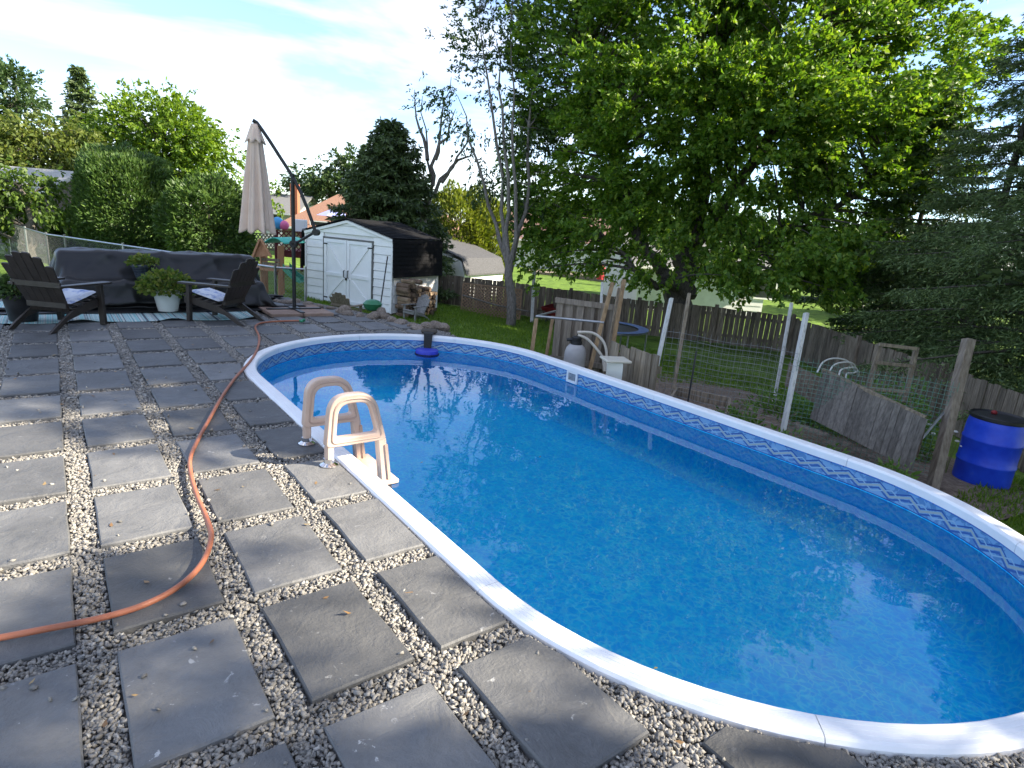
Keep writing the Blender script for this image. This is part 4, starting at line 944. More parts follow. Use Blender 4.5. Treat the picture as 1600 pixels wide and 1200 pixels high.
# ------------------------------------------------------------------ floating critter ramp by the far coping
fp = G(668, 530, 0); fc = np.array([fp[0], fp[1]])
nrm_ = unit(fc-np.array([PX, PY1])); fc = np.array([PX, PY1])+nrm_*(IN_R-.19); edge = np.array([PX, PY1])+nrm_*(IN_R)
flo = empty('animal_escape_ramp', (fc[0], fc[1], WATER_Z), 'blue floating escape ramp with black mesh strap over the far coping', 'float')
m = MB(); R_ = .17
poly = [(R_*math.cos(a), R_*math.sin(a)) for a in np.linspace(0, 2*math.pi, 28)[:-1]]
m.lathe([(R_*.9, -.02), (R_, 0), (R_, .035), (R_*.93, .055), (R_*.3, .06), (.01, .06)], 28); m.build('float_pad', pm('royal_blue_vinyl', (.03, .045, .42), (.05, .07, .55), 6, .45, .1, 60), flo, True)
m = MB(); m.lathe([(R_*.98, -.03), (R_*1.06, -.02), (R_*1.06, .006), (R_*.9, .008)], 28); m.build('pad_rim', BLACK, flo, True)
t2 = np.array([-nrm_[1], nrm_[0]]); m = MB()
def fp3(a, b, z): q = fc+nrm_*a+t2*b; return (q[0], q[1], z)
de = float(np.linalg.norm(edge-fc))
m.extr([fp3(.10, -.055, WATER_Z+.06), fp3(.10, .055, WATER_Z+.06), fp3(de-.03, .065, .045), fp3(de-.03, -.065, .045)], (0, 0, .008))
m.extr([fp3(de-.03, -.065, .045), fp3(de-.03, .065, .045), fp3(de+.14, .09, .048), fp3(de+.14, -.09, .048)], (0, 0, .008)); m.build('mesh_strap', pm('black_mesh', (.012, .012, .012), (.05, .05, .05), 160, .9), flo, False, True)
sa_ = fp3(de+.20, 0, .0); m = MB(); m.box((sa_[0], sa_[1], .05), (.15, .24, .06), Matrix.Rotation(math.atan2(nrm_[1], nrm_[0]), 3, 'Z')); m.build('sand_bag', pm('dark_canvas_bag', (.06, .05, .04), (.10, .085, .07), 20, .9), flo, False, True, .02)

# ------------------------------------------------------------------ rocks along the patio edge, green bowl
ROCK = pm('fieldstone', (.16, .125, .095), (.34, .28, .23), 5, .9, .8, 14, c3=(.45, .40, .35), rnd=.2)
def rock_mesh(k):
    import bmesh
    bm = bmesh.new(); bmesh.ops.create_icosphere(bm, subdivisions=2, radius=1)
    ph = rng.random(12)*6.28; fr = rng.normal(size=(12, 3))*1.8
    pl = unit(rng.normal(size=(7, 3))); pd = .62+.3*rng.random(7)
    for v in bm.verts:
        c = np.array(v.co); 
        for n_, d_ in zip(pl, pd):
            e = c @ n_-d_
            if e > 0: c = c-n_*e*.9
        c = c*(1+.07*sum(math.sin(c @ fr[i]+ph[i]) for i in range(12))/3); v.co = c
    me = bpy.data.meshes.new('rock'); bm.to_mesh(me); bm.free(); me.materials.append(ROCK); return me
rms = [rock_mesh(k) for k in range(6)]
rk = [(545, 492, .16, .10), (563, 494, .13, .08), (583, 496, .20, .13), (600, 497, .16, .12), (612, 501, .17, .10), (628, 504, .25, .08), (645, 509, .20, .07), (538, 489, .17, .17), (655, 512, .22, .06), (668, 512, .17, .12), (680, 511, .20, .13), (692, 513, .18, .12), (530, 487, .14, .08), (596, 491, .20, .16), (518, 482, .15, .07), (500, 480, .16, .08), (446, 474, .17, .09), (460, 472, .20, .10), (432, 472, .16, .08), (481, 476, .2, .09)]
for i, (x, y, r, h) in enumerate(rk):
    p = G(x, y, 0); o = link('rock', rms[i % 6], None, None, (p[0], p[1], h*.25-.02)); o.scale = (r*.78, r*.55, h*.72); o.rotation_euler = (rng.normal(0, .15), rng.normal(0, .15), rng.random()*6)
    tag(o, 'rough tan fieldstone edging the paved patio toward the shed', 'rock', 'fieldstones along the patio edge')
p = G(582, 489, .0); m = MB(); m.lathe([(.10, 0), (.14, .03), (.165, .10), (.175, .12), (.16, .125), (.12, .17), (.06, .19), (.01, .195)], 20)
o = m.build('garden_bucket', pm('green_bucket', (.02, .15, .06), (.03, .20, .09), 6, .4), None, True); o.location = (p[0], p[1], .05); tag(o, 'round green lidded tub on the rocks before the shed', 'tub')
p = np.array([2.66, -1.84, -.03]); m = MB()
m.tube([p+np.array([math.cos(a)*.17, math.sin(a)*.17, .03+.004*a]) for a in np.linspace(0, 11, 70)], .024, 9)
o = m.build('vacuum_hose', pm('blue_vinyl_hose', (.03, .16, .48), (.05, .24, .62), 8, .4, .2, 90), None, True); tag(o, 'coiled blue vacuum hose beside the coping in the near right corner', 'hose')

# ------------------------------------------------------------------ board fence at the back of the yard
def board_fence(pts, label, top=None, H=1.2, bw=.14, name='board_fence', mat=None, post=True, group=None, gap=.006, both=False):
    pts = [np.array(p, float) for p in pts]; root = empty(name, (pts[0][0], pts[0][1], gz(pts[0])), label, 'fence', group); mat = mat or WOOD_DARK
    me = shared_board(bw, 1.0, .02); me.materials.append(mat); L0 = np.array(root.location)
    for a, b in zip(pts[:-1], pts[1:]):
        d = b[:2]-a[:2]; L_ = float(np.linalg.norm(d)); n = max(1, int(L_/(bw+gap))); an = math.atan2(d[1], d[0])
        for i in range(n):
            f = (i+.5)/n; p = a[:2]+d*f; zt = (a[2]+(b[2]-a[2])*f)+rng.normal(0, .012); zb = gz(p)+.02
            o = link('board', me, None, root, (p[0]-L0[0]+rng.normal(0, .003), p[1]-L0[1]+rng.normal(0, .003), zb-L0[2])); o.scale = (1, 1, max(.2, zt-zb)); o.rotation_euler = (rng.normal(0, .006), rng.normal(0, .008), an)
        nrm = np.array([-d[1], d[0]])/L_
        for hh in (.25, .82):
            m = MB(); za = gz(a)+(a[2]-gz(a))*hh; zb_ = gz(b)+(b[2]-gz(b))*hh; m.bar((a[0]+nrm[0]*.035, a[1]+nrm[1]*.035, za), (b[0]+nrm[0]*.035, b[1]+nrm[1]*.035, zb_), .04, .09); m.build('rail', mat, root, False, True)
        if post:
            for f in np.arange(0, 1.001, 1/max(1, round(L_/2.4))):
                p = a[:2]+d*f; zt = a[2]+(b[2]-a[2])*f; m = MB(); m.box((p[0]-nrm[0]*.05, p[1]-nrm[1]*.05, (gz(p)+zt+.09)/2), (.09, .09, zt+.09-gz(p)), Matrix.Rotation(an, 3, 'Z')); m.build('post', mat, root, False, True)
    return root
TZ = -.25
board_fence([G(686, 428, TZ), G(800, 441, TZ), G(1000, 469, TZ), G(1120, 480, TZ), G(1240, 495, TZ)], 'long weathered board fence across the back of the yard')
board_fence([G(1243, 497, TZ), G(1345, 530, TZ), G(1480, 574, TZ), G(1640, 632, TZ)], 'dark board fence running under the evergreens on the right')
# lattice panel leaning on the fence
def lattice(name, label, corners, mat, step=.10, w=.028, t=.008, cat='lattice', parent=None, frame=True, fmat=None):
    o0, ux, uy = [np.array(c, float) for c in corners]; W = np.linalg.norm(ux); H = np.linalg.norm(uy); ex, ey = ux/W, uy/H; nn = np.cross(ex, ey)
    root = empty(name, o0, label, cat) if parent is None else parent
    for k, sg in ((0, 1), (1, -1)):
        c = -H if sg > 0 else 0
        for q in np.arange(-H, W+H, step*1.414):
            # line x = q + sg*y clipped to the panel
            ys = sorted([0, H]); y0, y1 = 0, H
            if sg > 0: y0 = max(0, -q); y1 = min(H, W-q)
            else: y0 = max(0, q-W); y1 = min(H, q)
            if y1-y0 < .03: continue
            m = MB(); m.bar(o0+ex*(q+sg*y0)+ey*y0+nn*t*k, o0+ex*(q+sg*y1)+ey*y1+nn*t*k, w, t, tuple(nn)); m.build('lath', mat, root, False, True)
    if frame:
        for a, b in (((0, 0), (W, 0)), ((0, H), (W, H)), ((0, 0), (0, H)), ((W, 0), (W, H))):
            m = MB(); m.bar(o0+ex*a[0]+ey*a[1]+nn*.02, o0+ex*b[0]+ey*b[1]+nn*.02, .04, .03, tuple(nn)); m.build('frame_board', fmat or mat, root, False, True)
    return root
LATT = pm('tan_lath', (.22, .135, .08), (.34, .22, .135), 8, .85, .2, 40)
a = G(722, 486, -1.33)-FV*.35; b = G(812, 497, -1.36)-FV*.35; ta = a-np.array([0, 0, .0])+np.array([0, 0, 1.0])+FV*.25
lattice('lattice_panel', 'tan wooden lattice panel leaning on the back fence', (a, b-a, ta-a), LATT, .085, .03)
m = MB(); m.tube([a+np.array([-.05, -.1, .62]), (a+b)/2+np.array([0, -.25, .42]), b+np.array([.25, -.2, .30])], .028, 7); o = m.build('dead_branch', BARK_GREY, None, True); tag(o, 'bare pale branch lying across the lattice panel', 'branch')

# wheelbarrow by the fence
p = G(868, 503, -1.36); wb = empty('wheelbarrow', (p[0], p[1], gz(p)), 'red wheelbarrow tipped beside the back fence', 'wheelbarrow', None, .5)
RED = pm('red_paint', (.16, .012, .015), (.24, .02, .022), 7, .5, .1, 40)
m = MB(); m.add([(-.45, -.28, .30), (.45, -.22, .34), (.45, .22, .34), (-.45, .28, .30), (-.62, -.36, .58), (.66, -.32, .62), (.66, .32, .62), (-.62, .36, .58)], [(3, 2, 1, 0), (0, 1, 5, 4), (1, 2, 6, 5), (2, 3, 7, 6), (3, 0, 4, 7)]); o = m.build('tray', RED, wb); o.modifiers.new('t', 'SOLIDIFY').thickness = .012
m = MB(); n = 20; m.tube([(.62+.17*math.cos(q), 0, .20+.17*math.sin(q)) for q in np.linspace(0, 6.283, n)], .04, 8, False); m.build('wheel', BLACK, wb, True)
for s in (-1, 1):
    m = MB(); m.bar((.62, s*.06, .20), (-1.0, s*.30, .52), .035, .04); m.build('handle', WOOD_DARK, wb); m = MB(); m.bar((-.25, s*.22, .36), (-.35, s*.24, 0), .03, .03); m.build('leg', BLACK, wb)

# ------------------------------------------------------------------ trampoline on the lawn
tcen = G(945, 499, -.30); tb = empty('trampoline', (tcen[0], tcen[1], gz(tcen)), 'low round trampoline with blue pad on the shaded lawn', 'trampoline')
TH = .70; TR = 1.05; m = MB(); m.tube([(TR*math.cos(q), TR*math.sin(q), TH) for q in np.linspace(0, 6.283, 40)], .025, 8, False); m.build('frame', METAL, tb, True)
m = MB(); n = 40
m.add([(r*math.cos(6.283*i/n), r*math.sin(6.283*i/n), z) for r, z in ((TR*.80, TH+.03), (TR*.9, TH+.05), (TR*1.03, TH+.035)) for i in range(n)], [(k*n+i, k*n+(i+1) % n, (k+1)*n+(i+1) % n, (k+1)*n+i) for k in range(2) for i in range(n)]); m.build('pad', pm('blue_grey_vinyl', (.05, .09, .20), (.14, .19, .30), 7, .5), tb, True)
m = MB(); m.add([(TR*.82*math.cos(6.283*i/n), TR*.82*math.sin(6.283*i/n), TH+.01) for i in range(n)], [tuple(range(n))]); m.build('bounce_mat', BLACK, tb)
for k in range(6): q = k*1.047+.3; m = MB(); m.tube([(TR*math.cos(q), TR*math.sin(q), TH), (TR*math.cos(q), TR*math.sin(q), 0)], .022, 6); m.build('leg', METAL, tb)

# ------------------------------------------------------------------ pump corner behind the pool: screen panel, lumber, sand filter
PD = 9.0
def on(x, y, D): p = AT(x, y, D); return p
pan_l, pan_r = AT(873, 465, 9.9), AT(965, 476, 9.5); pg = lambda p: gz(p)
pn = empty('privacy_screen', (pan_l[0], pan_l[1], pg(pan_l)), 'board on board privacy screen section beside the pool pump', 'screen panel')
dv = pan_r[:2]-pan_l[:2]; PLN = float(np.linalg.norm(dv)); dv = dv/PLN; nv = np.array([dv[1], -dv[0]])
if nv @ FV[:2] > 0: nv = -nv
PT = (pan_l[2]+pan_r[2])/2; PB = gz(pan_l)+.05
for i in range(11):
    f = (i+.5)/11; off = .03 if i % 2 else -.03; p = pan_l[:2]+dv*PLN*f-nv*off*1.0
    zb, zt = PB, PT-.02+(.0 if i % 2 else -.02); m = MB(); m.box((p[0], p[1], (zb+zt)/2), (PLN/11*1.25, .02, zt-zb), Matrix.Rotation(math.atan2(dv[1], dv[0]), 3, 'Z')); m.build('board', pm('screen_boards', (.17, .135, .105), (.30, .25, .20), 5, .9, .4, 40, (6, 6, .6), rnd=.18), pn, False, True)
for z in (PT, PB+.45):
    m = MB(); m.bar((pan_l[0]-dv[0]*.03+nv[0]*.06, pan_l[1]-dv[1]*.03+nv[1]*.06, z-.04), (pan_r[0]+nv[0]*.06, pan_r[1]+nv[1]*.06, z-.04), .035, .085); m.build('rail', MATS['screen_boards'], pn, False, True)
def lumber(x0, y0, x1, y1, D, w, t, mat, label, name='lumber_post', group=None, zb=None):
    q = AT(x1, y1, D); b = AT(x0, y0, D); zb = gz(b) if zb is None else zb
    # carry the line of the post down to the ground
    k = (q[2]-zb)/(q[2]-b[2]); b2 = q+(b-q)*k
    m = MB(); m.bar(b2, q, w, t, tuple(RV)); o = m.build(name, mat, None, False, False, .004); tag(o, label, 'post', group); return o
lumber(928, 552, 957, 442, 9.0, .10, .055, WOOD_TAN, 'new tan lumber post at the right end of the privacy screen', group='new lumber posts by the pump')
lumber(960, 525, 975, 437, 9.2, .10, .055, WOOD_TAN, 'taller new tan lumber post standing behind the privacy screen end', group='new lumber posts by the pump')
lumber(955, 520, 967, 450, 9.3, .06, .04, WOOD_GREY, 'thin grey stake between the two tan lumber posts')
lumber(833, 535, 838, 498, 9.2, .09, .06, WOOD_TAN, 'short tan post carrying the left end of the metal pipe', group='new lumber posts by the pump')
lumber(861, 512, 864, 494, 9.6, .08, .05, WOOD_TAN, 'short tan post behind the pipe near the screen', group='new lumber posts by the pump')
lumber(938, 500, 941, 441, 12.0, .05, .05, WOOD_WHITE, 'white painted stake showing above the privacy screen')
lumber(834, 440, 835, 420, 20.5, .11, .11, WOOD_WHITE, 'short white post standing at the back board fence')
pa, pb_, pc = AT(838, 494, 9.2), AT(944, 504, 8.95), AT(868, 486, 9.6)
m = MB(); m.tube([pa, pb_], .018, 8); m.tube([pa+np.array([0, 0, .0]), pc], .018, 8); o = m.build('metal_pipe_frame', METAL, None, True); tag(o, 'silver pipe frame resting on short posts beside the pump', 'pipe')
fpos = AT(898, 560, 9.0); sf = empty('sand_filter', (fpos[0], fpos[1], gz(fpos)), 'pale grey pool sand filter with black valve head', 'pool filter')
ft = AT(898, 537, 9.0)[2]-gz(fpos)
m = MB(); r = .165; m.lathe([(.15, 0), (.17, .02), (.17, .08), (r, .16), (r, ft-.20), (r*.97, ft-.12), (r*.85, ft-.05), (r*.6, ft), (.06, ft+.01)], 24); m.build('tank', pm('filter_grey', (.36, .34, .33), (.44, .42, .41), 5, .5), sf, True)
m = MB(); m.lathe([(.085, ft-.01), (.085, ft+.05), (.07, ft+.055), (.075, ft+.11), (.05, ft+.125), (.02, ft+.125)], 18); m.tube([(0, 0, ft+.08), (-.15*RV[0], -.15*RV[1], ft+.06)], .025, 8); m.tube([(0, 0, ft+.10), (.02, 0, ft+.20)], .012, 6); m.build('valve', BLACK, sf, True)
for q in ([(902, 519), (925, 520), (940, 530), (947, 545), (948, 562), (946, 580)], [(903, 523), (918, 530), (932, 545), (942, 560), (944, 580)]):
    P_ = np.array([AT(x, y, 8.9)-np.array(sf.location) for x, y in q]); m = MB(); m.tube(cat(P_, np.linspace(0, len(P_)-1, 30)), .021, 9); m.build('hose', pm('cream_hose', (.55, .50, .42), (.64, .58, .50), 5, .5, .2, 120), sf, True)
bx = AT(962, 562, 7.75); sk_ = empty('skimmer_box', (bx[0], bx[1], gz(bx)), 'cream square lid on a white box behind the pool skimmer', 'box'); bh = bx[2]-gz(bx)
m = MB(); m.box((0, 0, bh), (.34, .30, .03), Matrix.Rotation(-YAW+.2, 3, 'Z')); m.build('lid', pm('cream_plastic', (.56, .52, .42), (.64, .60, .50), 5, .5), sk_, False, False, .008)
m = MB(); m.lathe([(.16, 0), (.14, bh-.05), (.13, bh-.016)], 4); m.build('box_body', pm('white_plastic', (.66, .67, .62)), sk_)
# low grey board section behind it
fa, fb = AT(955, 532, 8.4), AT(1031, 556, 7.4)
board_fence([fa, fb], 'low grey board section between the privacy screen and white post', bw=.115, mat=WOOD_GREY, name='low_board_fence', post=False)

# ------------------------------------------------------------------ vegetable garden
def soil():
    c = [(8.0, 4.9), (6.6, 3.6), (6.5, 1.6), (7.2, -.2), (9.3, -.3), (11.0, 1.3), (12.0, 4.0), (10.2, 6.2)]
    n = 26; V = []; F = []
    cc = np.array(c); ctr_ = cc.mean(0); ring = cat(np.vstack([cc, cc[:3]])[:, :2].repeat(1, 0).astype(float) if False else np.array([list(p)+[0] for p in np.vstack([cc, cc[:2]])]), np.linspace(0, len(cc), 60)[:-1])[:, :2]
    R_ = 10
    for k in range(R_+1):
        for q in ring: p = ctr_+(q-ctr_)*k/R_; V.append((p[0], p[1], gz(p)+.03+.025*math.sin(p[0]*7)*math.sin(p[1]*6)*(k < R_)))
    m_ = len(ring); F = [(k*m_+i, k*m_+(i+1) % m_, (k+1)*m_+(i+1) % m_, (k+1)*m_+i) for k in range(R_) for i in range(m_)]
    o = np_mesh('garden_soil', V, F, pm('garden_soil', (.11, .08, .058), (.26, .20, .15), 14, .95, 1.0, 40, c3=(.34, .25, .19)), None, True); tag(o, kind='structure')
soil()
GP = 'garden fence posts'
pA = lumber(1022, 592, 1049, 466, 8.3, .085, .045, WOOD_WHITE, 'white peeling garden post beside the low grey boards', 'garden_post', GP)
pC = lumber(1226, 660, 1260, 489, 7.6, .085, .045, WOOD_WHITE, 'white peeling garden post in the middle of the wire fence', 'garden_post', GP)
pD = lumber(1466, 725, 1514, 530, 6.9, .105, .10, pm('post_wood', (.16, .125, .095), (.30, .25, .20), 5, .9, .4, 40, (6, 6, .6)), 'thick round topped wooden post beside the blue barrel', 'garden_post', GP)
pB = lumber(1061, 556, 1077, 458, 9.9, .06, .05, WOOD_GREY, 'thin grey garden post behind the first white post', 'garden_post', GP)
pE = lumber(1226, 535, 1237, 473, 11.5, .06, .05, WOOD_WHITE, 'thin white stake before the back fence corner', 'garden_post', GP)
m = MB(); a_ = AT(1078, 606, 7.9); b_ = AT(1088, 549, 7.9); m.bar((a_[0], a_[1], gz(a_)), b_, .022, .022); o = m.build('metal_stake', BLACK); tag(o, 'thin black metal stake in the wire garden fence', 'stake')
def wire_fence(name, label, pts, H0, H1, mat, sx=.055, sz=.055, r=.0013):
    p0 = np.array(pts[0]); root = empty(name, (p0[0], p0[1], gz(p0)), label, 'wire fence'); L0 = np.array(root.location)
    for (a, b) in zip(pts[:-1], pts[1:]):
        a, b = np.array(a, float), np.array(b, float); mb = MB(); d = b[:2]-a[:2]; L_ = np.linalg.norm(d)
        n = int(L_/sx)
        for i in range(n+1):
            p = a[:2]+d*i/n; g_ = gz(p); wire(mb, (p[0], p[1], g_+H0), (p[0], p[1], g_+H1+.012*math.sin(i*.3)), r)
        for z in np.arange(H0, H1, sz):
            P_ = [a[:2]+d*f for f in np.linspace(0, 1, 9)]; mb.tube([(q[0], q[1], gz(q)+z+.012*math.sin(k*1.3)) for k, q in enumerate(P_)], r, 3, False)
        mb.build('mesh_panel', mat, root, False, True, fix=False)
    return root
GWIRE = pm('green_coated_wire', (.10, .21, .16), (.15, .27, .21), 8, .5); SWIRE = pm('galvanised_wire', (.20, .21, .215), (.30, .31, .31), 10, .5, metal=.3)
qA, qC, qD = AT(1035, 570, 8.3), AT(1240, 600, 7.6), AT(1488, 640, 6.9)
wire_fence('wire_mesh_fence', 'galvanised wire mesh between the two white garden posts', [qA, qC], .1, 1.35, SWIRE, .08, .08, .0027)
wire_fence('wire_mesh_fence', 'green wire mesh between the middle white post and thick post', [qC, qD], .1, 1.25, GWIRE, .055, .055, .0030)
wire_fence('wire_mesh_fence', 'rear wire mesh behind the garden bed', [AT(1066, 530, 9.9), AT(1230, 520, 11.0)], .1, 1.0, SWIRE, .09, .07, .0018)
# weathered slanted board bed wall
ba, bb = AT(1288, 580, 7.6), AT(1450, 656, 6.6); ga = AT(1272, 628, 7.5); gb = AT(1432, 706, 6.6)
bw_ = empty('raised_bed_wall', (ga[0], ga[1], gz(ga)), 'grey weathered board wall of the raised bed behind green mesh', 'garden bed')
n = 17
for i in range(n):
    f0, f1 = (i+.04)/n, (i+.96)/n; z0 = rng.normal(0, .008)
    m = MB(); m.extr([ga+(gb-ga)*f0-np.array([0, 0, .22]), ga+(gb-ga)*f1-np.array([0, 0, .22]), ba+(bb-ba)*f1+np.array([0, 0, z0]), ba+(bb-ba)*f0+np.array([0, 0, z0])], FV*.022+rng.normal(0, .003, 3)); m.build('board', pm('silver_boards', (.10, .088, .076), (.215, .19, .165), 6, .9, .5, 40, (7, 7, .6), rnd=.25), bw_, False, True)
m = MB(); m.bar(ba+FV*.05, bb+FV*.05, .04, .06); m.build('rail', WOOD_GREY, bw_, False, True)
m = MB(); bk = ba+FV*1.0; bk2 = bb+FV*.9; m.extr([ba-np.array([0, 0, .10]), bb-np.array([0, 0, .10]), bk2-np.array([0, 0, .10]), bk-np.array([0, 0, .10])], (0, 0, -.35)); m.build('soil', MATS['garden_soil'], bw_, False, True)
for k, (x0, y0, xm, ym, x1, y1) in enumerate(((1277, 582, 1303, 560, 1335, 578), (1294, 585, 1320, 566, 1338, 582), (1310, 592, 1325, 575, 1340, 585), (1322, 595, 1332, 583, 1341, 588))):
    D = 7.7; m = MB(); P_ = [AT(x0, y0, D), AT((x0+xm)/2-4, (y0+ym)/2-5, D+.1), AT(xm, ym, D+.25), AT((x1+xm)/2+5, (y1+ym)/2-5, D+.4), AT(x1, y1, D+.5)]
    m.tube(cat(np.array(P_), np.linspace(0, 4, 20)), .011, 7); o = m.build('garden_hoop', pm('white_pipe', (.52, .52, .48), (.62, .62, .58), 5, .5), None, True); tag(o, 'white plastic hoop arching over the raised bed, ' + ('first', 'second', 'third', 'fourth')[k] + ' from the left', 'hoop', 'hoops over the raised bed')
tl = empty('garden_trellis', AT(1370, 612, 7.6), 'grey wooden ladder trellis behind the raised bed', 'trellis')
for (x0, y0, x1, y1) in ((1354, 612, 1374, 537), (1413, 615, 1432, 543)): m = MB(); m.bar(AT(x0, y0+14, 7.7), AT(x1, y1, 7.7), .06, .04, tuple(RV)); m.build('upright', WOOD_GREY, tl, False, True)
for (x0, y0, x1, y1) in ((1374, 538, 1432, 545), (1367, 566, 1425, 572), (1358, 607, 1414, 612)): m = MB(); m.bar(AT(x0, y0, 7.66), AT(x1, y1, 7.66), .03, .04); m.build('rung', WOOD_GREY, tl, False, True)
m = MB(); m.bar(AT(1428, 700, 6.75), AT(1485, 632, 7.0), .035, .02, tuple(RV)); o = m.build('brace_bar', METAL); tag(o, 'slanting grey brace leaning on the thick post by the barrel', 'brace')
rb = [AT(1052, 577, 9.0), AT(1145, 596, 8.6), AT(1150, 570, 9.6), AT(1066, 556, 10.0)]
rbed = empty('garden_bed_frame', (rb[0][0], rb[0][1], gz(rb[0])), 'low wooden frame of the open vegetable bed behind wire mesh', 'garden bed')
for i in range(4): a, b = rb[i], rb[(i+1) % 4]; m = MB(); m.bar((a[0], a[1], gz(a)+.10), (b[0], b[1], gz(b)+.10), .04, .17); m.build('plank', WOOD_GREY, rbed, False, True)
for i in range(18):
    f = i/17; p = G(1170+f*200, 634+f*86, -.90); q = G(1155+f*200, 641+f*86, -.90)
    o = link('rock', rms[i % 6], None, None, (p[0]+rng.normal(0, .05), p[1]+rng.normal(0, .05), gz(p)+.03)); o.scale = (.14, .10, .045); o.rotation_euler.z = rng.random()*6; tag(o, 'flat red brown paving stone bordering the vegetable garden', 'stone', 'flat stones bordering the garden')
def bush(name, label, c, rad, h, n, leaf, mat, cat_='shrub', group=None, asp=.5, stems=10):
    c = np.array(c, float); root = empty(name, (c[0], c[1], gz(c)), label, cat_, group)
    d = unit(rng.normal(size=(n, 3))); d[:, 2] = np.abs(d[:, 2])*1.1-.1; q = .25+.75*rng.random((n, 1))**.55
    lum = 1+.28*np.sin(d @ np.array([5, 3, 2.])+1)*np.sin(d @ np.array([2, -6, 3.]))
    P = d*q*lum[:, None]*np.array([rad, rad, h])+np.array([0, 0, .08]); P = np.maximum(P, np.array([-99, -99, .02])); D = d+rng.normal(0, .7, P.shape)+np.array([0, 0, .1])
    V, F = leaves(P, D, leaf*(.6+.7*rng.random(n)), asp, .1); np_mesh('foliage', V, F, mat, root); m = MB()
    for k in range(stems): a = rng.random()*6.28; r = rad*.7; m.tube([(0, 0, 0), (math.cos(a)*r*.4, math.sin(a)*r*.4, h*.4), (math.cos(a)*r, math.sin(a)*r, h*.75)], [.012, .008, .004], 5, False)
    m.build('stem', MATS['green_stem'], root, fix=False); return root
LEAF_G = leaf_mat('garden_leaf', (0.078, 0.156, 0.031), (0.125, 0.234, 0.047), (0.203, 0.312, 0.078))
for (x, y, D, r, h, n, lb) in ((1345, 560, 8.9, .75, .75, 2600, 'big leafy green shrub at the fence behind the hoops'), (1420, 590, 8.2, .5, .9, 1500, 'green shrub behind the ladder trellis'), (1245, 585, 9.6, .75, .35, 1500, 'low spreading grey green squash plant behind wire mesh'), (1160, 605, 8.2, .35, .28, 500, 'small weedy clump at the end of the bed frame'), (1225, 645, 7.3, .35, .28, 480, 'weedy clump at the foot of the middle white post'), (1290, 660, 7.0, .40, .22, 500, 'low weeds before the raised bed wall'), (1405, 715, 6.6, .22, .30, 220, 'yellow green weed at the foot of the raised bed wall')):
    bush('garden_shrub' if h > .5 else 'garden_plant', lb, AT(x, y, D), r, h, n, .075, LEAF_G, 'plant', None)
for k, (x, y) in enumerate(((1428, 705), (1452, 715), (1478, 738), (1502, 742))):
    p = G(x, y, -.9)*.9+G(x, y, -.9)*.1; root = empty('flowering_weed', (p[0], p[1], gz(p)), 'thin weed with white flower heads by the thick post, ' + ('first', 'second', 'third', 'fourth')[k] + ' from the left', 'weed', 'white flowering weeds by the barrel'); m = MB(); hd = MB()
    for s in range(4):
        a = rng.random()*6.28; h = .35+.2*rng.random(); t = (.10*math.cos(a), .10*math.sin(a), h); m.tube([(0, 0, 0), (t[0]*.3, t[1]*.3, h*.5), t], .004, 4, False); hd.lathe([(.004, 0), (.03, .012), (.02, .025), (.004, .028)], 8, t)
    m.build('stem', MATS['green_stem'], root, fix=False); hd.build('flower_head', pm('white_flower', (.55, .55, .48), (.65, .65, .58), 30, .8), root)
# blue barrel
bc = G(1531, 752, -.93); br_ = empty('blue_barrel', (bc[0], bc[1], gz(bc)), 'bright blue plastic barrel standing on the grass at right', 'barrel')
BLUE = pm('blue_barrel_plastic', (.008, .045, .56), (.014, .075, .68), 5, .42, .12, 18, spec=.5, c3=(.05, .12, .62), rnd=0)
m = MB(); r = .30; m.lathe([(r*.86, 0), (r*.95, .02), (r*.985, .06), (r*.99, .27), (r*1.02, .285), (r*1.02, .305), (r*.995, .32), (r*1.0, .56), (r*1.025, .575), (r*1.025, .595), (r*.995, .61), (r*.985, .76), (r*.93, .85), (r*.90, .87)], 40); m.build('drum', BLUE, br_, True)
m = MB(); m.lathe([(r*.95, .84), (r*.985, .85), (r*.985, .885), (r*.94, .895), (r*.90, .885), (r*.88, .875), (.02, .872)], 40); m.build('lid', BLACK, br_, True)
m = MB(); m.lathe([(.03, 0), (.035, .02), (.02, .04), (.005, .045)], 12, (.10, .08, .88)); o = m.build('bung', RED, br_, True)
# lawn blades on the visible grass
def grass():
    def patch(n, x0, x1, y0, y1): return np.stack([rng.uniform(x0, x1, n), rng.uniform(y0, y1, n)], 1)
    Q = np.concatenate([patch(52000, 5.3, 13.5, 4.5, 17.0), patch(9000, 7.0, 10.5, -1.0, 1.0), patch(9000, -6, 4.5, 10.8, 17)])
    Q = Q[stad_dist(Q[:, 0], Q[:, 1]) > PR+.1]
    inb = (Q[:, 0] > 6.5) & (Q[:, 0] < 11.5) & (Q[:, 1] > .1) & (Q[:, 1] < 5.2); Q = Q[~inb]
    rel = Q-sb[:2]; ins = (rel @ su[:2] > -.05) & (rel @ su[:2] < SWD+.05) & (rel @ sv[:2] > -.05) & (rel @ sv[:2] < SLEN+.05); Q = Q[~ins]
    P = np.c_[Q, ground_z(Q[:, 0], Q[:, 1])-.005]; D = rng.normal(0, .45, P.shape)+np.array([0, 0, 1.]); V, F = leaves(P, D, .05+.07*rng.random(len(P)), .16, .02)
    o = np_mesh('lawn_grass', V, F, leaf_mat('grass_blade', (.07, .14, .015), (.12, .21, .022), (.19, .28, .035), .35), None); tag(o, 'short green lawn grass', 'grass', kind='stuff')
    o.pop('category', None) if False else None
grass()

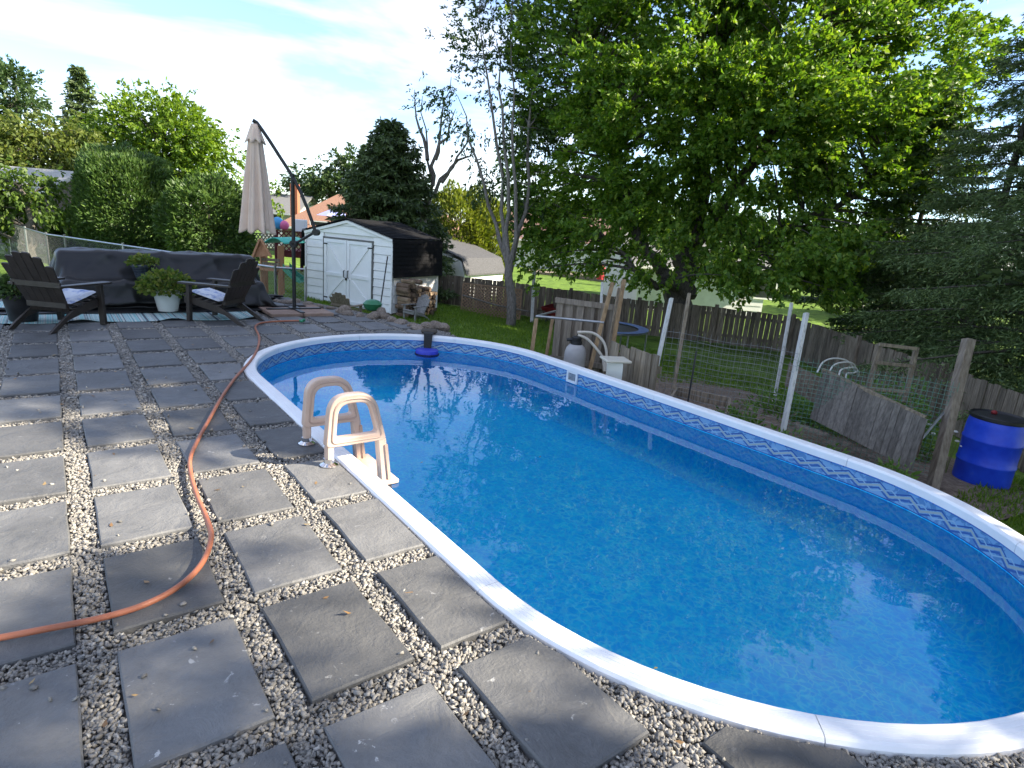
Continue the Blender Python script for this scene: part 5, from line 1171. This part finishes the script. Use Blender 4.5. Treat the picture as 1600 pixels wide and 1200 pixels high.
# ------------------------------------------------------------------ chain link fence behind the patio
CZ = .50
cl = [G(-60, 328, CZ), G(72, 366, CZ), G(101, 370, CZ), G(170, 383, CZ), G(430, 418, CZ), G(477, 421, CZ)]
def chain(a, b, name, label, mesh=True, cat='fence'):
    root = empty(name, (a[0], a[1], gz(a)), label, cat); L_ = np.linalg.norm(b[:2]-a[:2]); d = (b[:2]-a[:2])/L_
    m = MB(); m.tube([a, b], .022, 7); m.build('top_rail', METAL, root, True, True)
    for f in np.linspace(0, 1, max(2, int(L_/2.5)+1)): p = a[:2]+d*L_*f; m = MB(); m.tube([(p[0], p[1], gz(p)), (p[0], p[1], CZ+.06)], .028, 8); m.build('post', METAL, root, True, True)
    mb = MB(); H = 1.1; zb = CZ-H
    for q in np.arange(-H, L_, .075):
        for s in (1, -1):
            q0 = q if s > 0 else q+H; t0 = max(0, (-q0 if s > 0 else q0-L_)); t1 = min(H, (L_-q0 if s > 0 else q0))
            if t1 <= t0: continue
            x0, x1 = q0+s*t0, q0+s*t1; wire(mb, (a[0]+d[0]*x0, a[1]+d[1]*x0, zb+t0), (a[0]+d[0]*x1, a[1]+d[1]*x1, zb+t1), .0018)
    mb.build('wire_mesh', SWIRE, root, False, True, fix=False)
chain(cl[0], cl[1], 'chain_link_fence', 'silver chain link fence running left from the small gate')
chain(cl[1]+np.array([0, 0, .0]), cl[2], 'chain_link_gate', 'small silver chain link gate left of the black cover', cat='gate')
chain(cl[2], cl[4], 'chain_link_fence', 'silver chain link fence passing behind the black cover')
chain(cl[4], cl[5], 'chain_link_fence', 'short silver chain link fence end beside the shed')
p = G(40, 392, -.62)
for k, (x, y) in enumerate(((38, 394), (52, 394), (30, 397))): bush('hosta', 'white edged hosta clump at the grass edge, ' + ('middle', 'right', 'left')[k] + ' one', G(x, y, -.62), .36, .22, 170, .20, leaf_mat('hosta_leaf', (.20, .27, .12), (.35, .40, .25), (.50, .52, .38)), 'plant', 'hostas behind the chain link fence', .6, 2)

# ------------------------------------------------------------------ play set, deck and houses behind
PO = pm('orange_cedar', (.32, .15, .075), (.45, .24, .13), 6, .8, .3, 40, (6, 6, .8), rnd=.1); PDP = 15.5
def P3(x, y, D=PDP): return AT(x, y, D)
ps = empty('play_tower', (*P3(420, 445)[:2], gz(P3(420, 445))), 'orange cedar play tower with teal canopy and green slide', 'play set'); pzg = ps.location.z
def ppost(x, y, D, nm='post', w=.10): q = P3(x, y, D); m = MB(); m.box((q[0], q[1], (q[2]+pzg)/2), (w, w, q[2]-pzg)); m.build(nm, PO, ps, False, True)
for x, y, D in ((409, 380, 15.2), (437, 384, 15.2), (414, 382, 16.5), (440, 384, 16.5)): ppost(x, y, D)
m = MB(); ap, l_, r_ = P3(407, 375, 15.0), P3(395, 402, 15.0), P3(420, 400, 15.0)
m.extr([ap, l_, r_], FV*.05); m.build('gable_panel', PO, ps, False, True)
for q0, q1 in (((406, 374), (391, 412)), ((408, 374), (424, 402))): m = MB(); m.bar(P3(*q0, 14.95), P3(*q1, 14.95), .07, .05, tuple(RV)); m.build('beam', PO, ps, False, True)
m = MB(); n = 10; arc = [P3(411+34*t, 384-13*math.sin(math.pi*(.12+.80*t)), 15.0) for t in np.linspace(0, 1, n)]
vs = [tuple(q) for q in arc]+[tuple(q+FV*1.5) for q in arc]; m.add(vs, [(i, i+1, n+i+1, n+i) for i in range(n-1)]); o = m.build('canopy', pm('teal_tarp', (.06, .42, .34), (.10, .52, .43), 5, .6), ps, True, True); o.modifiers.new('t', 'SOLIDIFY').thickness = .02
m = MB(); q = P3(425, 418, 15.8); m.box((q[0], q[1], q[2]), (.75, 1.3, .06), Matrix.Rotation(-YAW, 3, 'Z')); m.build('deck_board', PO, ps, False, True)
for y in (405, 411): m = MB(); m.bar(P3(409, y, 15.15), P3(437, y+2, 15.15), .03, .07); m.build('rail', WOOD_DARK, ps, False, True)
s0, s1 = P3(447, 421, 15.2), P3(474, 442, 15.0); wv = FV*.22
m = MB(); mid = (s0+s1)/2-np.array([0, 0, .06]); m.add([s0-wv, s0+wv, mid+wv, mid-wv, s1-wv+np.array([0, 0, .02]), s1+wv+np.array([0, 0, .02])], [(0, 1, 2, 3), (3, 2, 5, 4)])
for w_ in (-1, 1): m.extr([s0+wv*w_, mid+wv*w_, s1+wv*w_, s1+wv*w_+np.array([0, 0, .12]), mid+wv*w_+np.array([0, 0, .14]), s0+wv*w_+np.array([0, 0, .16])], FV*.02)
m.build('slide', pm('green_slide', (.015, .16, .10), (.02, .21, .13), 5, .35), ps, False, True)
DRED = pm('dark_red_stain', (.10, .014, .018), (.16, .028, .030), 6, .7, .2, 40); DD = 24.
dk = empty('raised_deck', (*AT(455, 400, DD)[:2], gz(AT(455, 400, DD))), 'dark red raised deck with lattice railing behind the umbrella', 'deck')
a, b = AT(432, 391, DD), AT(486, 395, DD); lattice('x', '', (a, b-a, np.array([0, 0, .78])), DRED, .14, .045, .012, parent=dk)
a2, b2 = AT(335, 384, DD+1.5), AT(430, 391, DD); lattice('x', '', (a2, b2-a2, np.array([0, 0, .62])), WOOD_DARK, .14, .045, .012, parent=dk)
m = MB(); m.extr([a-np.array([0, 0, .02]), b-np.array([0, 0, .02]), b+FV*3-np.array([0, 0, .02]), a+FV*3-np.array([0, 0, .02])], (0, 0, -.22)); m.build('platform', DRED, dk, False, True)
for q in (a, (a+b)/2, b, a+FV*2.8, b+FV*2.8): g_ = gz(q); m = MB(); m.box((q[0], q[1], (q[2]+.8+g_)/2), (.12, .12, q[2]+.8-g_)); m.build('post', DRED, dk, False, True)
for (x, y, r, c, lb, c_) in ((444, 356, .20, (.75, .16, .32), 'pink round pool toy on the red deck railing', 'toy'), (434, 352, .26, (.08, .35, .62), 'blue towel bundle on the red deck railing', 'towel')):
    q = AT(x, y, DD+.3); m = MB(); m.lathe([(.02, -r), (r*.7, -r*.75), (r, -.1*r), (r*.9, r*.45), (r*.5, r*.85), (.02, r)], 16); o = m.build('pool_toy' if c_ == 'toy' else 'towel_bundle', pm('paint_'+c_, c, tuple(v*1.15 for v in c), 5, .5), None, True); o.location = (q[0], q[1], a[2]+.78+r); tag(o, lb, c_)
q = AT(468, 356, DD+.2); m = MB(); m.box((q[0], q[1], a[2]+.78+.24), (.55, .3, .5), Matrix.Rotation(-YAW, 3, 'Z')); o = m.build('storage_box', WHITE, None, bevel=.02); tag(o, 'white box standing on the red deck railing', 'box')
def house(name, label, c, w, d, wall_top, ridge, wall_mat, roof_mat, hip=0.0, rz=None, windows=(), over=.4, doors=()):
    c = np.array(c, float); g_ = gz(c); root = empty(name, (c[0], c[1], g_), label, 'house', None, -YAW if rz is None else rz)
    H = wall_top-g_; R_ = ridge-g_
    m = MB(); m.box((0, 0, H/2), (w, d, H)); 
    if hip == 0: m.extr([(-w/2, -d/2, H), (-w/2, d/2, H), (-w/2, 0, R_-.1)], (w, 0, 0))
    m.build('wall', wall_mat, root)
    nb = int(H/.22)
    mm = MB()
    for k in range(nb): z = (k+.5)*H/nb; mm.add([(-w/2-.004, -d/2-.02, z-H/nb/2+.01), (w/2+.004, -d/2-.02, z-H/nb/2+.01), (w/2+.004, -d/2-.004, z+H/nb/2), (-w/2-.004, -d/2-.004, z+H/nb/2)], [(0, 1, 2, 3)])
    mm.build('siding', wall_mat, root)
    W2, D2 = w/2+over, d/2+over; hz_ = hip*d/2; sl = (R_-H)/(d/2); e = H-over*sl
    m = MB(); m.add([(-W2, -D2, e), (W2, -D2, e), (W2, D2, e), (-W2, D2, e), (-W2+hz_*1.1, 0, R_), (W2-hz_*1.1, 0, R_)], [(0, 1, 5, 4), (2, 3, 4, 5), (1, 2, 5), (3, 0, 4)] if hip else [(0, 1, 5, 4), (2, 3, 4, 5)])
    o = m.build('roof', roof_mat, root, fix=False); o.modifiers.new('t', 'SOLIDIFY').thickness = .15
    m = MB(); m.bar((-W2, -D2-.02, e-.06), (W2, -D2-.02, e-.06), .10, .14); m.build('gutter', WHITE, root)
    for (wx, wz, ww, wh) in windows:
        m = MB(); y = -d/2-.03; t = .07
        for s in (-1, 1): m.box((wx+s*(ww/2), y, wz), (t, .06, wh+t)); m.box((wx, y, wz+s*wh/2), (ww-t, .06, t))
        f = m.build('window', WHITE, root); m = MB(); m.box((wx, -d/2-.022, wz), (ww-t, .02, wh-t)); pp = m.build('pane', pm('dark_glass', (.02, .025, .03), (.035, .04, .05), 3, .08), root); pp.parent = f
    return root
BROWN = pm('brown_shingle', (.20, .105, .07), (.30, .17, .115), 20, .9, .6, 50)
hc = AT(580, 345, 40); house('neighbour_house', 'low house with brown hipped shingle roof behind the umbrella arm', hc+FV*4, 12, 8, AT(500, 352, 40)[2], AT(505, 300, 44)[2], pm('tan_wall', (.25, .20, .16), (.32, .27, .22), 5, .8), BROWN, .7, windows=((-3.5, 2.0, 1.2, 1.0),))
hw = AT(436, 330, 48); h2 = house('neighbour_house', 'white gabled house end with orange brick chimney', hw+FV*3, 2.6, 7, AT(445, 330, 48)[2], AT(445, 303, 50)[2], pm('white_wall', (.62, .62, .60), (.70, .70, .68), 4, .7), pm('grey_shingle', (.12, .12, .12), (.19, .19, .19), 20, .9, .5, 50), 0, windows=((0, 2.2, .9, 1.1),))
m = MB(); q = np.array(AT(461, 312, 46)); zt = AT(461, 288, 46)[2]; m.box((q[0], q[1], (q[2]-2+zt)/2), (.55, .55, zt-q[2]+2), Matrix.Rotation(-YAW, 3, 'Z')); o = m.build('brick_chimney', pm('orange_brick', (.34, .10, .05), (.46, .16, .085), 20, .85, .4, 40), None); tag(o, 'orange brick chimney rising beside the umbrella pole', 'chimney')
# far patio umbrella, periwinkle blue
q = AT(523, 335, 32); fu = empty('patio_umbrella', (q[0], q[1], gz(q)), 'small open periwinkle umbrella before the brown roof', 'umbrella')
hh = q[2]-gz(q); m = MB(); n = 8; m.add([(0, 0, hh+.35)]+[(1.0*math.cos(6.283*i/n), 1.0*math.sin(6.283*i/n), hh-.1) for i in range(n)], [(0, 1+i, 1+(i+1) % n) for i in range(n)]); m.build('canopy', pm('periwinkle_canvas', (.30, .33, .66), (.36, .40, .74), 5, .8), fu); m = MB(); m.tube([(0, 0, 0), (0, 0, hh+.3)], .025, 8); m.build('pole', METAL, fu)
# grey roofed neighbour shed right of ours
nd = 25.5; na = AT(684, 424, nd); nb_ = AT(724, 428, nd-.6); gy = pm('grey_roof', (.055, .055, .058), (.10, .10, .105), 20, .9, .5, 50)
ns = empty('neighbour_shed', (na[0], na[1], gz(na)), 'grey roofed white shed peeking out right of our shed', 'shed'); zb = gz(na)
e_l, e_b, e_r = AT(684, 392, nd), AT(721, 408, nd-.6), AT(726, 426, nd-.7); bk = FV*3.0+RV*1.5
m = MB(); m.extr([np.array([na[0], na[1], zb]), np.array([nb_[0], nb_[1], zb]), e_r-np.array([0, 0, .1]), e_b, e_l, AT(660, 378, nd+.5), np.array([*AT(640, 420, nd+1)[:2], zb])], bk); m.build('wall', WHITE, ns, False, True)
for a_, b_ in ((AT(655, 371, nd+.5), AT(722, 405, nd-.6)), (AT(722, 405, nd-.6), AT(729, 430, nd-.75))):
    m = MB(); up_ = np.array([0, 0, .05]); m.extr([a_+up_-FV*.1, b_+up_-FV*.1, b_+up_+bk*1.02, a_+up_+bk*1.02], -np.array([0, 0, .07])); m.build('roof_slope', gy, ns, False, True)
for k in range(6):
    z0 = AT(700, 424-k*5.5, nd)[2]; m = MB(); m.bar((na[0]-FV[0]*.01, na[1]-FV[1]*.01, z0), (nb_[0]-FV[0]*.01-RV[0]*.1*k, nb_[1]-FV[1]*.01-RV[1]*.1*k, z0), .02, .015); m.build('siding_line', WHITE, ns, False, True)
# white sided house behind the big trunk, and houses seen through the trees
HW = pm('white_wall', (.62, .62, .60)); GR2 = pm('grey_shingle', (.12, .12, .12))
hc = AT(1085, 450, 27); house('neighbour_house', 'white sided house low behind the big dark tree trunk', hc+FV*3, 6.0, 6, AT(1085, 414, 27)[2], AT(1085, 372, 30)[2], HW, GR2, 0, rz=-YAW+.12, windows=((3.0, 1.3, 1.0, .9),))
hc = AT(850, 405, 50); house('neighbour_house', 'pale house with dark window seen between the thin trunks', hc+FV*4, 13, 8, AT(850, 372, 50)[2], AT(850, 335, 54)[2], HW, pm('red_brown_shingle', (.15, .085, .07), (.21, .125, .105), 20, .9), 0, windows=((-1.0, 2.4, 1.8, 1.2), (2.6, 2.4, 1.2, 1.2), (-4.5, 2.4, 1.2, 1.2)))
dk2 = empty('raised_deck', (*AT(870, 430, 44)[:2], gz(AT(870, 430, 44))), 'brown neighbour deck with black baluster railing under the trees', 'deck'); a, b = AT(825, 424, 44), AT(990, 436, 40)
m = MB(); m.extr([a, b, b+FV*3, a+FV*3], (0, 0, -.7)); m.build('platform', WOOD_DARK, dk2, False, True)
for h_ in (.15, .95): m = MB(); m.bar(a+np.array([0, 0, h_]), b+np.array([0, 0, h_]), .05, .05); m.build('rail', BLACK, dk2, False, True)
m = MB()
for f in np.linspace(0, 1, 60): p = a+(b-a)*f; m.tube([p+np.array([0, 0, .15]), p+np.array([0, 0, .95])], .012, 4, False)
o = m.build('balusters', BLACK, dk2, False, True); tag(o, kind='stuff')
m = MB(); q = AT(768, 430, 31); m.lathe([(.25, 0), (.25, 1.0), (.30, 1.02), (.30, 1.12), (.1, 1.14)], 4, (0, 0, 0)); o = m.build('garden_bin', WHITE); o.location = (q[0], q[1], gz(q)+.9); o.location.z = AT(768, 437, 31)[2]-.35; tag(o, 'white box on a stand beyond the back fence', 'box')
for (x, y, D, c, lb) in ((938, 424, 38, (.42, .03, .04), 'red cover on the neighbour deck behind the tan posts'), (969, 425, 38, (.04, .42, .55), 'turquoise cover on the neighbour deck behind the tan posts')):
    q = AT(x, y+10, D); m = MB(); m.lathe([(.24, 0), (.26, .3), (.24, .75), (.16, .85), (.02, .87)], 14); o = m.build('covered_item', pm('cover_%d' % x, c, tuple(v*1.2 for v in c), 5, .6), None, True); o.location = q-np.array([0, 0, .1]); tag(o, lb, 'cover')
# left edge: small building with grey roof, vine arch, orange stair frame
hc = AT(-30, 300, 24); house('garden_outbuilding', 'small outbuilding with pale grey roof behind the vines', hc+FV*2, 4.4, 3, AT(0, 286, 24)[2], AT(0, 258, 25.5)[2], pm('brown_wall', (.12, .09, .07), (.18, .14, .11), 5, .8), pm('pale_grey_roof', (.30, .29, .27), (.42, .41, .38), 12, .9), 0)
fr = empty('timber_frame', AT(105, 352, 24), 'orange timber frame glimpsed between the vine and dark cedar', 'frame')
for q0, q1 in (((100, 334), (140, 336)), ((105, 334), (104, 362)), ((122, 334), (122, 350)), ((122, 350), (108, 362))): m = MB(); m.bar(AT(*q0, 24), AT(*q1, 24), .12, .10); m.build('beam', PO, fr, False, True)
m = MB(); q = AT(105, 370, 24); m.bar(AT(104, 350, 24.1), np.array([*AT(104, 370, 24.1)[:2], gz(q)]), .1, .1); m.build('post', PO, fr, False, True)
# utility pole and cable
q = AT(568, 250, 60); m = MB(); m.tube([(q[0], q[1], gz(q)), (q[0], q[1], AT(568, 232, 60)[2])], [.16, .12], 10); o = m.build('utility_pole', WOOD_GREY, None, True); tag(o, 'wooden utility pole top showing above the far trees', 'utility pole')
m = MB(); c0, c1_ = AT(-200, 215, 55), AT(568, 238, 60); m.tube([c0+(c1_-c0)*t-np.array([0, 0, .8*4*t*(1-t)]) for t in np.linspace(0, 1, 24)], .014, 5); o = m.build('power_cable', BLACK, None); tag(o, 'thin black overhead cable crossing the sky to the pole', 'cable')

# ------------------------------------------------------------------ trees
def B(x, y, D, rx, ry, rz=None):
    c = AT(x, y, D); s = D/FPX; return (c, (rx*s, (rz if rz else (rx+ry)*.5*s*.9), ry*s))
def gp(x, y, D): p = AT(x, y, D); return np.array([p[0], p[1], gz(p)])
# big box elder on the right
t0 = gp(1075, 470, 19.6); D0 = 19.6
blobs = [B(905, 90, 20, 120, 120), B(1060, 40, 19, 170, 130), B(1260, 30, 19, 180, 150), B(1440, 80, 18.5, 120, 120), B(1000, -130, 20, 190, 120), B(1230, -160, 20, 200, 140), B(1420, -120, 19, 140, 120), B(1150, -330, 21, 170, 120), B(1330, -300, 21, 120, 100),
         B(890, 260, 20.5, 100, 110), B(1030, 220, 19, 130, 110), B(1190, 240, 18, 140, 130), B(1340, 230, 18, 130, 130), B(1440, 220, 17.5, 75, 90), B(900, 375, 20, 70, 55), B(990, 355, 19.3, 70, 45), B(1175, 385, 18.0, 110, 60), B(1290, 380, 17, 110, 60), B(1300, 445, 16.5, 55, 30), B(1250, 420, 17, 60, 35), B(1090, 350, 18.6, 80, 45), B(1010, 290, 18.8, 80, 60), B(870, 330, 20, 60, 60), B(960, 400, 19, 45, 30), B(930, 360, 18.2, 60, 50), B(1035, 375, 17.6, 55, 32), B(1130, 395, 17.2, 60, 38), B(1205, 435, 16.8, 60, 24), B(850, 400, 19, 40, 30), B(1150, 432, 16.8, 90, 22), B(1010, 420, 18, 55, 25), B(1320, 420, 16.2, 60, 35), B(1100, 150, 17, 110, 90), B(1250, 150, 16.5, 100, 90), B(960, 150, 17.5, 90, 90)]
broadleaf('boxelder_tree', 'huge leafy box elder with dark trunk spreading over the back fence', 'tree', t0, [t0-np.array([0, 0, .2]), AT(1075, 420, D0), AT(1080, 370, D0), AT(1095, 250, D0), AT(1120, 90, D0+.3), AT(1140, -150, D0+.5)], [.48, .42, .36, .26, .17, .06], blobs, LEAF_BOX, .15, .56, .60, 1.25, 18, 10, droop=.10, tight=.72,
          extra_trunks=[([AT(1080, 455, 19.5), AT(1045, 435, 19.4), AT(1010, 395, 19.3), AT(985, 330, 19.3), AT(950, 220, 19.6), AT(900, 90, 20)], [.30, .24, .19, .14, .10, .03]), ([AT(1060, 450, 19.3), AT(1015, 440, 19.0), AT(985, 415, 18.8), AT(955, 385, 18.8)], [.16, .12, .09, .04]), ([AT(1085, 380, 19.5), AT(1150, 290, 19), AT(1230, 170, 18.7), AT(1300, 40, 18.5)], [.26, .19, .12, .04]), ([AT(1090, 430, 19.5), AT(1140, 400, 18.8), AT(1220, 360, 18), AT(1330, 310, 17.5), AT(1420, 220, 17.5)], [.20, .16, .12, .08, .03])])
# slim multi-stem tree, half dead, left of it
t1 = gp(797, 505, 18.8); st = []
for (x1, y1, x2, y2, x3, y3, D) in ((783, 330, 770, 180, 748, 20, 18.9), (806, 340, 800, 200, 798, 30, 18.6), (822, 330, 826, 200, 840, 60, 19), (775, 350, 745, 250, 715, 150, 19.2), (795, 330, 785, 170, 775, 60, 18.8)):
    st.append(([AT(797, 425, 18.8), AT(x1, y1, D), AT(x2, y2, D), AT(x3, y3, D+.1)], [.09, .06, .04, .01]))
broadleaf('slim_tree', 'slim many stemmed grey tree with thin leaves coloured dark for backlight before the back fence', 'tree', t1, [t1-np.array([0, 0, .1]), AT(797, 450, 18.8), AT(796, 400, 18.8)], [.16, .14, .12], [B(748, 60, 19.3, 45, 75), B(722, 190, 19.4, 30, 45), B(800, 30, 19.3, 55, 60), B(770, 130, 19.3, 35, 45), B(790, 250, 19.4, 40, 60), B(760, 300, 19.5, 30, 25), B(835, 150, 19.8, 40, 100), B(830, 320, 19.8, 40, 40), B(690, 150, 19.4, 18, 22), B(795, -70, 19.3, 60, 60)], LEAF_DARK, .14, .42, .48, 1.5, 10, 8, bark=BARK_GREY, extra_trunks=st)  # the crown's backlit darkness is put into the leaf colour
# bare dead tree behind the shed
t2 = gp(659, 372, 23); st = []
for pl_ in ([(666, 330), (676, 290), (668, 230), (660, 150)], [(672, 310), (700, 270), (722, 235), (735, 190)], [(676, 290), (682, 240), (690, 180), (705, 120)], [(668, 250), (655, 200), (648, 140)], [(690, 285), (716, 250), (742, 240)], [(680, 250), (700, 215), (712, 170)]): st.append(([AT(x, y, 23) for x, y in pl_], list(np.linspace(.085, .012, len(pl_)))))
broadleaf('dead_tree', 'bare forked dead tree with pale branches behind the shed', 'tree', t2, [t2, AT(660, 345, 23), AT(668, 310, 23)], [.20, .16, .11], [B(690, 190, 23, 22, 20), B(728, 232, 23, 20, 14), B(705, 150, 23, 18, 16), B(652, 165, 23, 10, 20)], LEAF_DARK, .13, .42, .4, .5, 6, 4, bark=BARK_GREY, extra_trunks=st)
# spruce behind the shed
q = gp(606, 372, 23); conifer('spruce_tree', 'dense dark spruce standing right behind the shed', q, AT(606, 196, 23)[2]-q[2], 2.5, LEAF_SPRUCE, 'evergreens', .2, 34, 10, .20, .035, .14, .30, .62, blades=8, irregular=.18)
# right hand evergreens (seen and beyond the frame's right edge)
q = gp(1500, 560, 15.5); conifer('hemlock_tree', 'tall dark hemlock behind the thick post at right', q, 9.2, 2.7, LEAF_HEMLOCK, 'evergreens', .6, 22, 6, .13, .013, .10, .30, .7, blades=18, side=.55, irregular=.35)
q = gp(1650, 560, 12.0); conifer('hemlock_tree', 'nearest dark hemlock hanging over the blue barrel', q, 8.6, 3.1, LEAF_HEMLOCK, 'evergreens', .9, 20, 6, .105, .011, .085, .32, .7, blades=20, side=.55, irregular=.35)
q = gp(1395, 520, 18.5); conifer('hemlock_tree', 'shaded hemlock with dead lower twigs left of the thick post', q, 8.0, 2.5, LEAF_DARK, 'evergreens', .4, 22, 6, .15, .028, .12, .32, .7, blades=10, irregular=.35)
def offs(n, s): return np.array([.66*n+.75*s, .75*n-.66*s])
for (n_, s_, H, R_, lb) in ((5.75, 13.0, 19, 4.0, 'unseen spruce past the right edge by the hemlocks, placed to shade the patio'), (-2.65, 13.0, 19.5, 4.4, 'unseen spruce right of the photographer, added to shade the near slabs'), (13.2, 16.5, 22, 4.2, 'tallest unseen spruce past the right edge, added to shade the shed'), (8.9, 14.0, 20, 4.0, 'tall unseen spruce behind the nearest hemlock, placed to shade the far patio')):  # spruces out of view, added and sized to cast shade on patio and shed
    x, y = offs(n_, s_); conifer('spruce_tree', lb, (x, y, gz((x, y))), H, R_, LEAF_SPRUCE, 'evergreens', 2.5, 46, 11 if n_ < 0 else 9, .26, .055, .20, .22, .6, blades=6)
# background greenery, left to right
hedge('cedar_tree', 'broad clipped dark cedar behind the left end of the black cover', gp(208, 388, 21), (2.95, 2.6, AT(208, 240, 21)[2]-gp(208, 388, 21)[2]), LEAF_CEDAR, .14, .36, 36000, 3.0, .20)
hedge('cedar_tree', 'loose dark evergreen shrub between the clipped cedar and umbrella', gp(328, 392, 20), (2.5, 2.2, AT(320, 282, 20)[2]-gp(328, 392, 20)[2]), LEAF_CEDAR, .17, .34, 16000, 2.6, .22, up=.2)
hedge('yew_shrub', 'low dark shrub left of the clipped cedar beside the gate', gp(120, 392, 22), (1.6, 1.5, 1.7), LEAF_CEDAR, .15, .4, 6000, 2.4, .2)
hedge('cedar_tree', 'bright yellow green cedar hedge lit beyond the shed roof', gp(715, 425, 30), (3.2, 3.0, AT(715, 296, 30)[2]-gp(715, 425, 30)[2]), LEAF_YCEDAR, .22, .38, 12000, 2.6, .2)
hedge('cedar_tree', 'second bright cedar beyond the back fence near slim trunks', gp(760, 425, 31), (2.2, 2.4, AT(755, 318, 31)[2]-gp(760, 425, 31)[2]), LEAF_YCEDAR, .22, .38, 8000, 2.6, .2)
def bl(name, label, x, y, D, top, blobs, mat, leaf, clump, dens, rad=.25, sprays=12, per=7, droop=.3):
    b = gp(x, y, D); broadleaf(name, label, 'tree', b, [b, AT(x, (y+top)/2, D), AT(x+4, top+20, D)], [rad, rad*.7, .04], blobs, mat, leaf, .5, clump, dens, sprays, per, droop=droop)
bl('maple_tree', 'round bright green maple behind the clipped cedar', 255, 400, 31, 170, [B(200, 220, 31, 55, 50), B(255, 205, 30.5, 65, 50), B(310, 250, 31, 48, 50), B(290, 220, 30.5, 50, 45), B(215, 265, 31, 60, 40), B(340, 300, 31, 30, 25), B(160, 235, 31.5, 40, 35), B(240, 175, 31, 40, 22)], LEAF_MAPLE, .22, .7, 2.6)
bl('willow_tree', 'olive yellow willow like tree at the left edge', 80, 400, 28, 190, [B(60, 260, 28, 65, 60), B(20, 240, 28, 50, 50), B(115, 280, 27.5, 38, 55), B(90, 220, 28, 60, 30), B(10, 300, 28, 50, 40), B(120, 225, 28, 30, 30)], LEAF_OLIVE, .22, .65, 2.6, droop=.6)
q = gp(148, 390, 42); conifer('spruce_tree', 'thin spruce spire rising behind the maple and willow', q, AT(146, 118, 42)[2]-q[2], 2.0, LEAF_SPRUCE, 'evergreens', 2, 26, 7, .34, .06, .28, .25, .8, blades=6)
bl('far_tree', 'dark leafy tree top at the far left edge', 22, 400, 46, 108, [B(20, 150, 46, 35, 40), B(55, 175, 46, 18, 14), B(-20, 180, 46, 40, 40)], LEAF_DARK, .3, .8, 2.6)
bl('far_tree', 'dark round tree behind the brown roofed house', 520, 380, 52, 235, [B(515, 285, 52, 45, 22), B(550, 262, 52, 28, 28), B(480, 290, 52, 25, 18), B(590, 290, 52, 40, 30)], LEAF_DARK, .34, .9, 3.5)
bl('far_tree', 'light green tree between the umbrella canopy and white gable', 425, 380, 50, 285, [B(428, 300, 50, 16, 14), B(420, 330, 45, 16, 16)], LEAF_MAPLE, .3, .8, 1.6)
# trees closing the view beyond the neighbours
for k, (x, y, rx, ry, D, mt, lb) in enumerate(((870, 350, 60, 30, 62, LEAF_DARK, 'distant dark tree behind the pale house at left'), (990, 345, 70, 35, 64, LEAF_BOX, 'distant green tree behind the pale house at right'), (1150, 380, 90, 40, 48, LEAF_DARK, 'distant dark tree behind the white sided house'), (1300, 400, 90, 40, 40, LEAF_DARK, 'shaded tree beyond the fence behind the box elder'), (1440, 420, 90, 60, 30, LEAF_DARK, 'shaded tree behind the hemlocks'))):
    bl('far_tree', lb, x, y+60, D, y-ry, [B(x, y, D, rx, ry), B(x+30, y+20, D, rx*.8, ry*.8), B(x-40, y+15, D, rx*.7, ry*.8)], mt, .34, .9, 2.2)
# vine arch at the left edge
b = gp(48, 392, 19.5)
broadleaf('vine_arbor', 'leafy vine tumbling over an old trunk at the left edge', 'vine', b, [b, AT(47, 360, 19.5), AT(45, 320, 19.5), AT(30, 290, 19.5)], [.17, .13, .12, .05], [B(20, 288, 19.5, 45, 24), B(60, 290, 19.5, 28, 22), B(78, 325, 19.5, 20, 30), B(15, 330, 19.6, 30, 28), B(-40, 310, 19.5, 50, 45)], LEAF_VINE, .15, .6, .40, 3.2, 12, 8, droop=.7)
# bits of leaf floating on the water
def flotsam():
    n = 26; a = rng.random(n)*6.28; r = IN_R*.95*np.sqrt(rng.random(n)); P = np.stack([PX+r*np.cos(a), np.where(rng.random(n) < .5, PY0, PY1)+r*np.sin(a)*1.0, np.full(n, WATER_Z+.004)], 1)
    P[:, 1] = np.where(rng.random(n) < .5, rng.uniform(PY0, PY1, n), P[:, 1]); D = rng.normal(size=(n, 3))*np.array([1, 1, .02]); V, F = leaves(P, D, 0.014+.018*rng.random(n), .5, 0.0, np.tile([0, 0, 1.], (n, 1)))
    o = np_mesh('floating_leaves', V, F, leaf_mat('fallen_leaf', (.20, .17, .05), (.30, .25, .09), (.42, .36, .18), .3), None); tag(o, 'tiny pale leaf bits floating on the pool water', 'leaves', kind='stuff')
flotsam()
def litter():
    n = 110; x = rng.uniform(-1.2, 2.3, n); y = rng.uniform(-1.5, 6.5, n); k = stad_dist(x, y) > PR+.03; x, y = x[k], y[k]
    x = np.r_[x, rng.normal(2.15, .14, 40)]; y = np.r_[y, rng.normal(-1.72, .07, 40)]; k = stad_dist(x, y) > PR+.03; x, y = x[k], y[k]; n = len(x)
    P = np.stack([x, y, np.full(n, .006)], 1); D = rng.normal(size=(n, 3))*np.array([1, 1, .12]); V, F = leaves(P, D, .022+.03*rng.random(n), .42, .08, np.tile([0, 0, 1.], (n, 1))+rng.normal(0, .2, (n, 3)))
    o = np_mesh('leaf_litter', V, F, leaf_mat('dry_leaf', (.16, .09, .04), (.26, .16, .07), (.36, .27, .13), .1), None); tag(o, 'dry leaf bits scattered on the patio', 'leaves', kind='stuff')
litter()
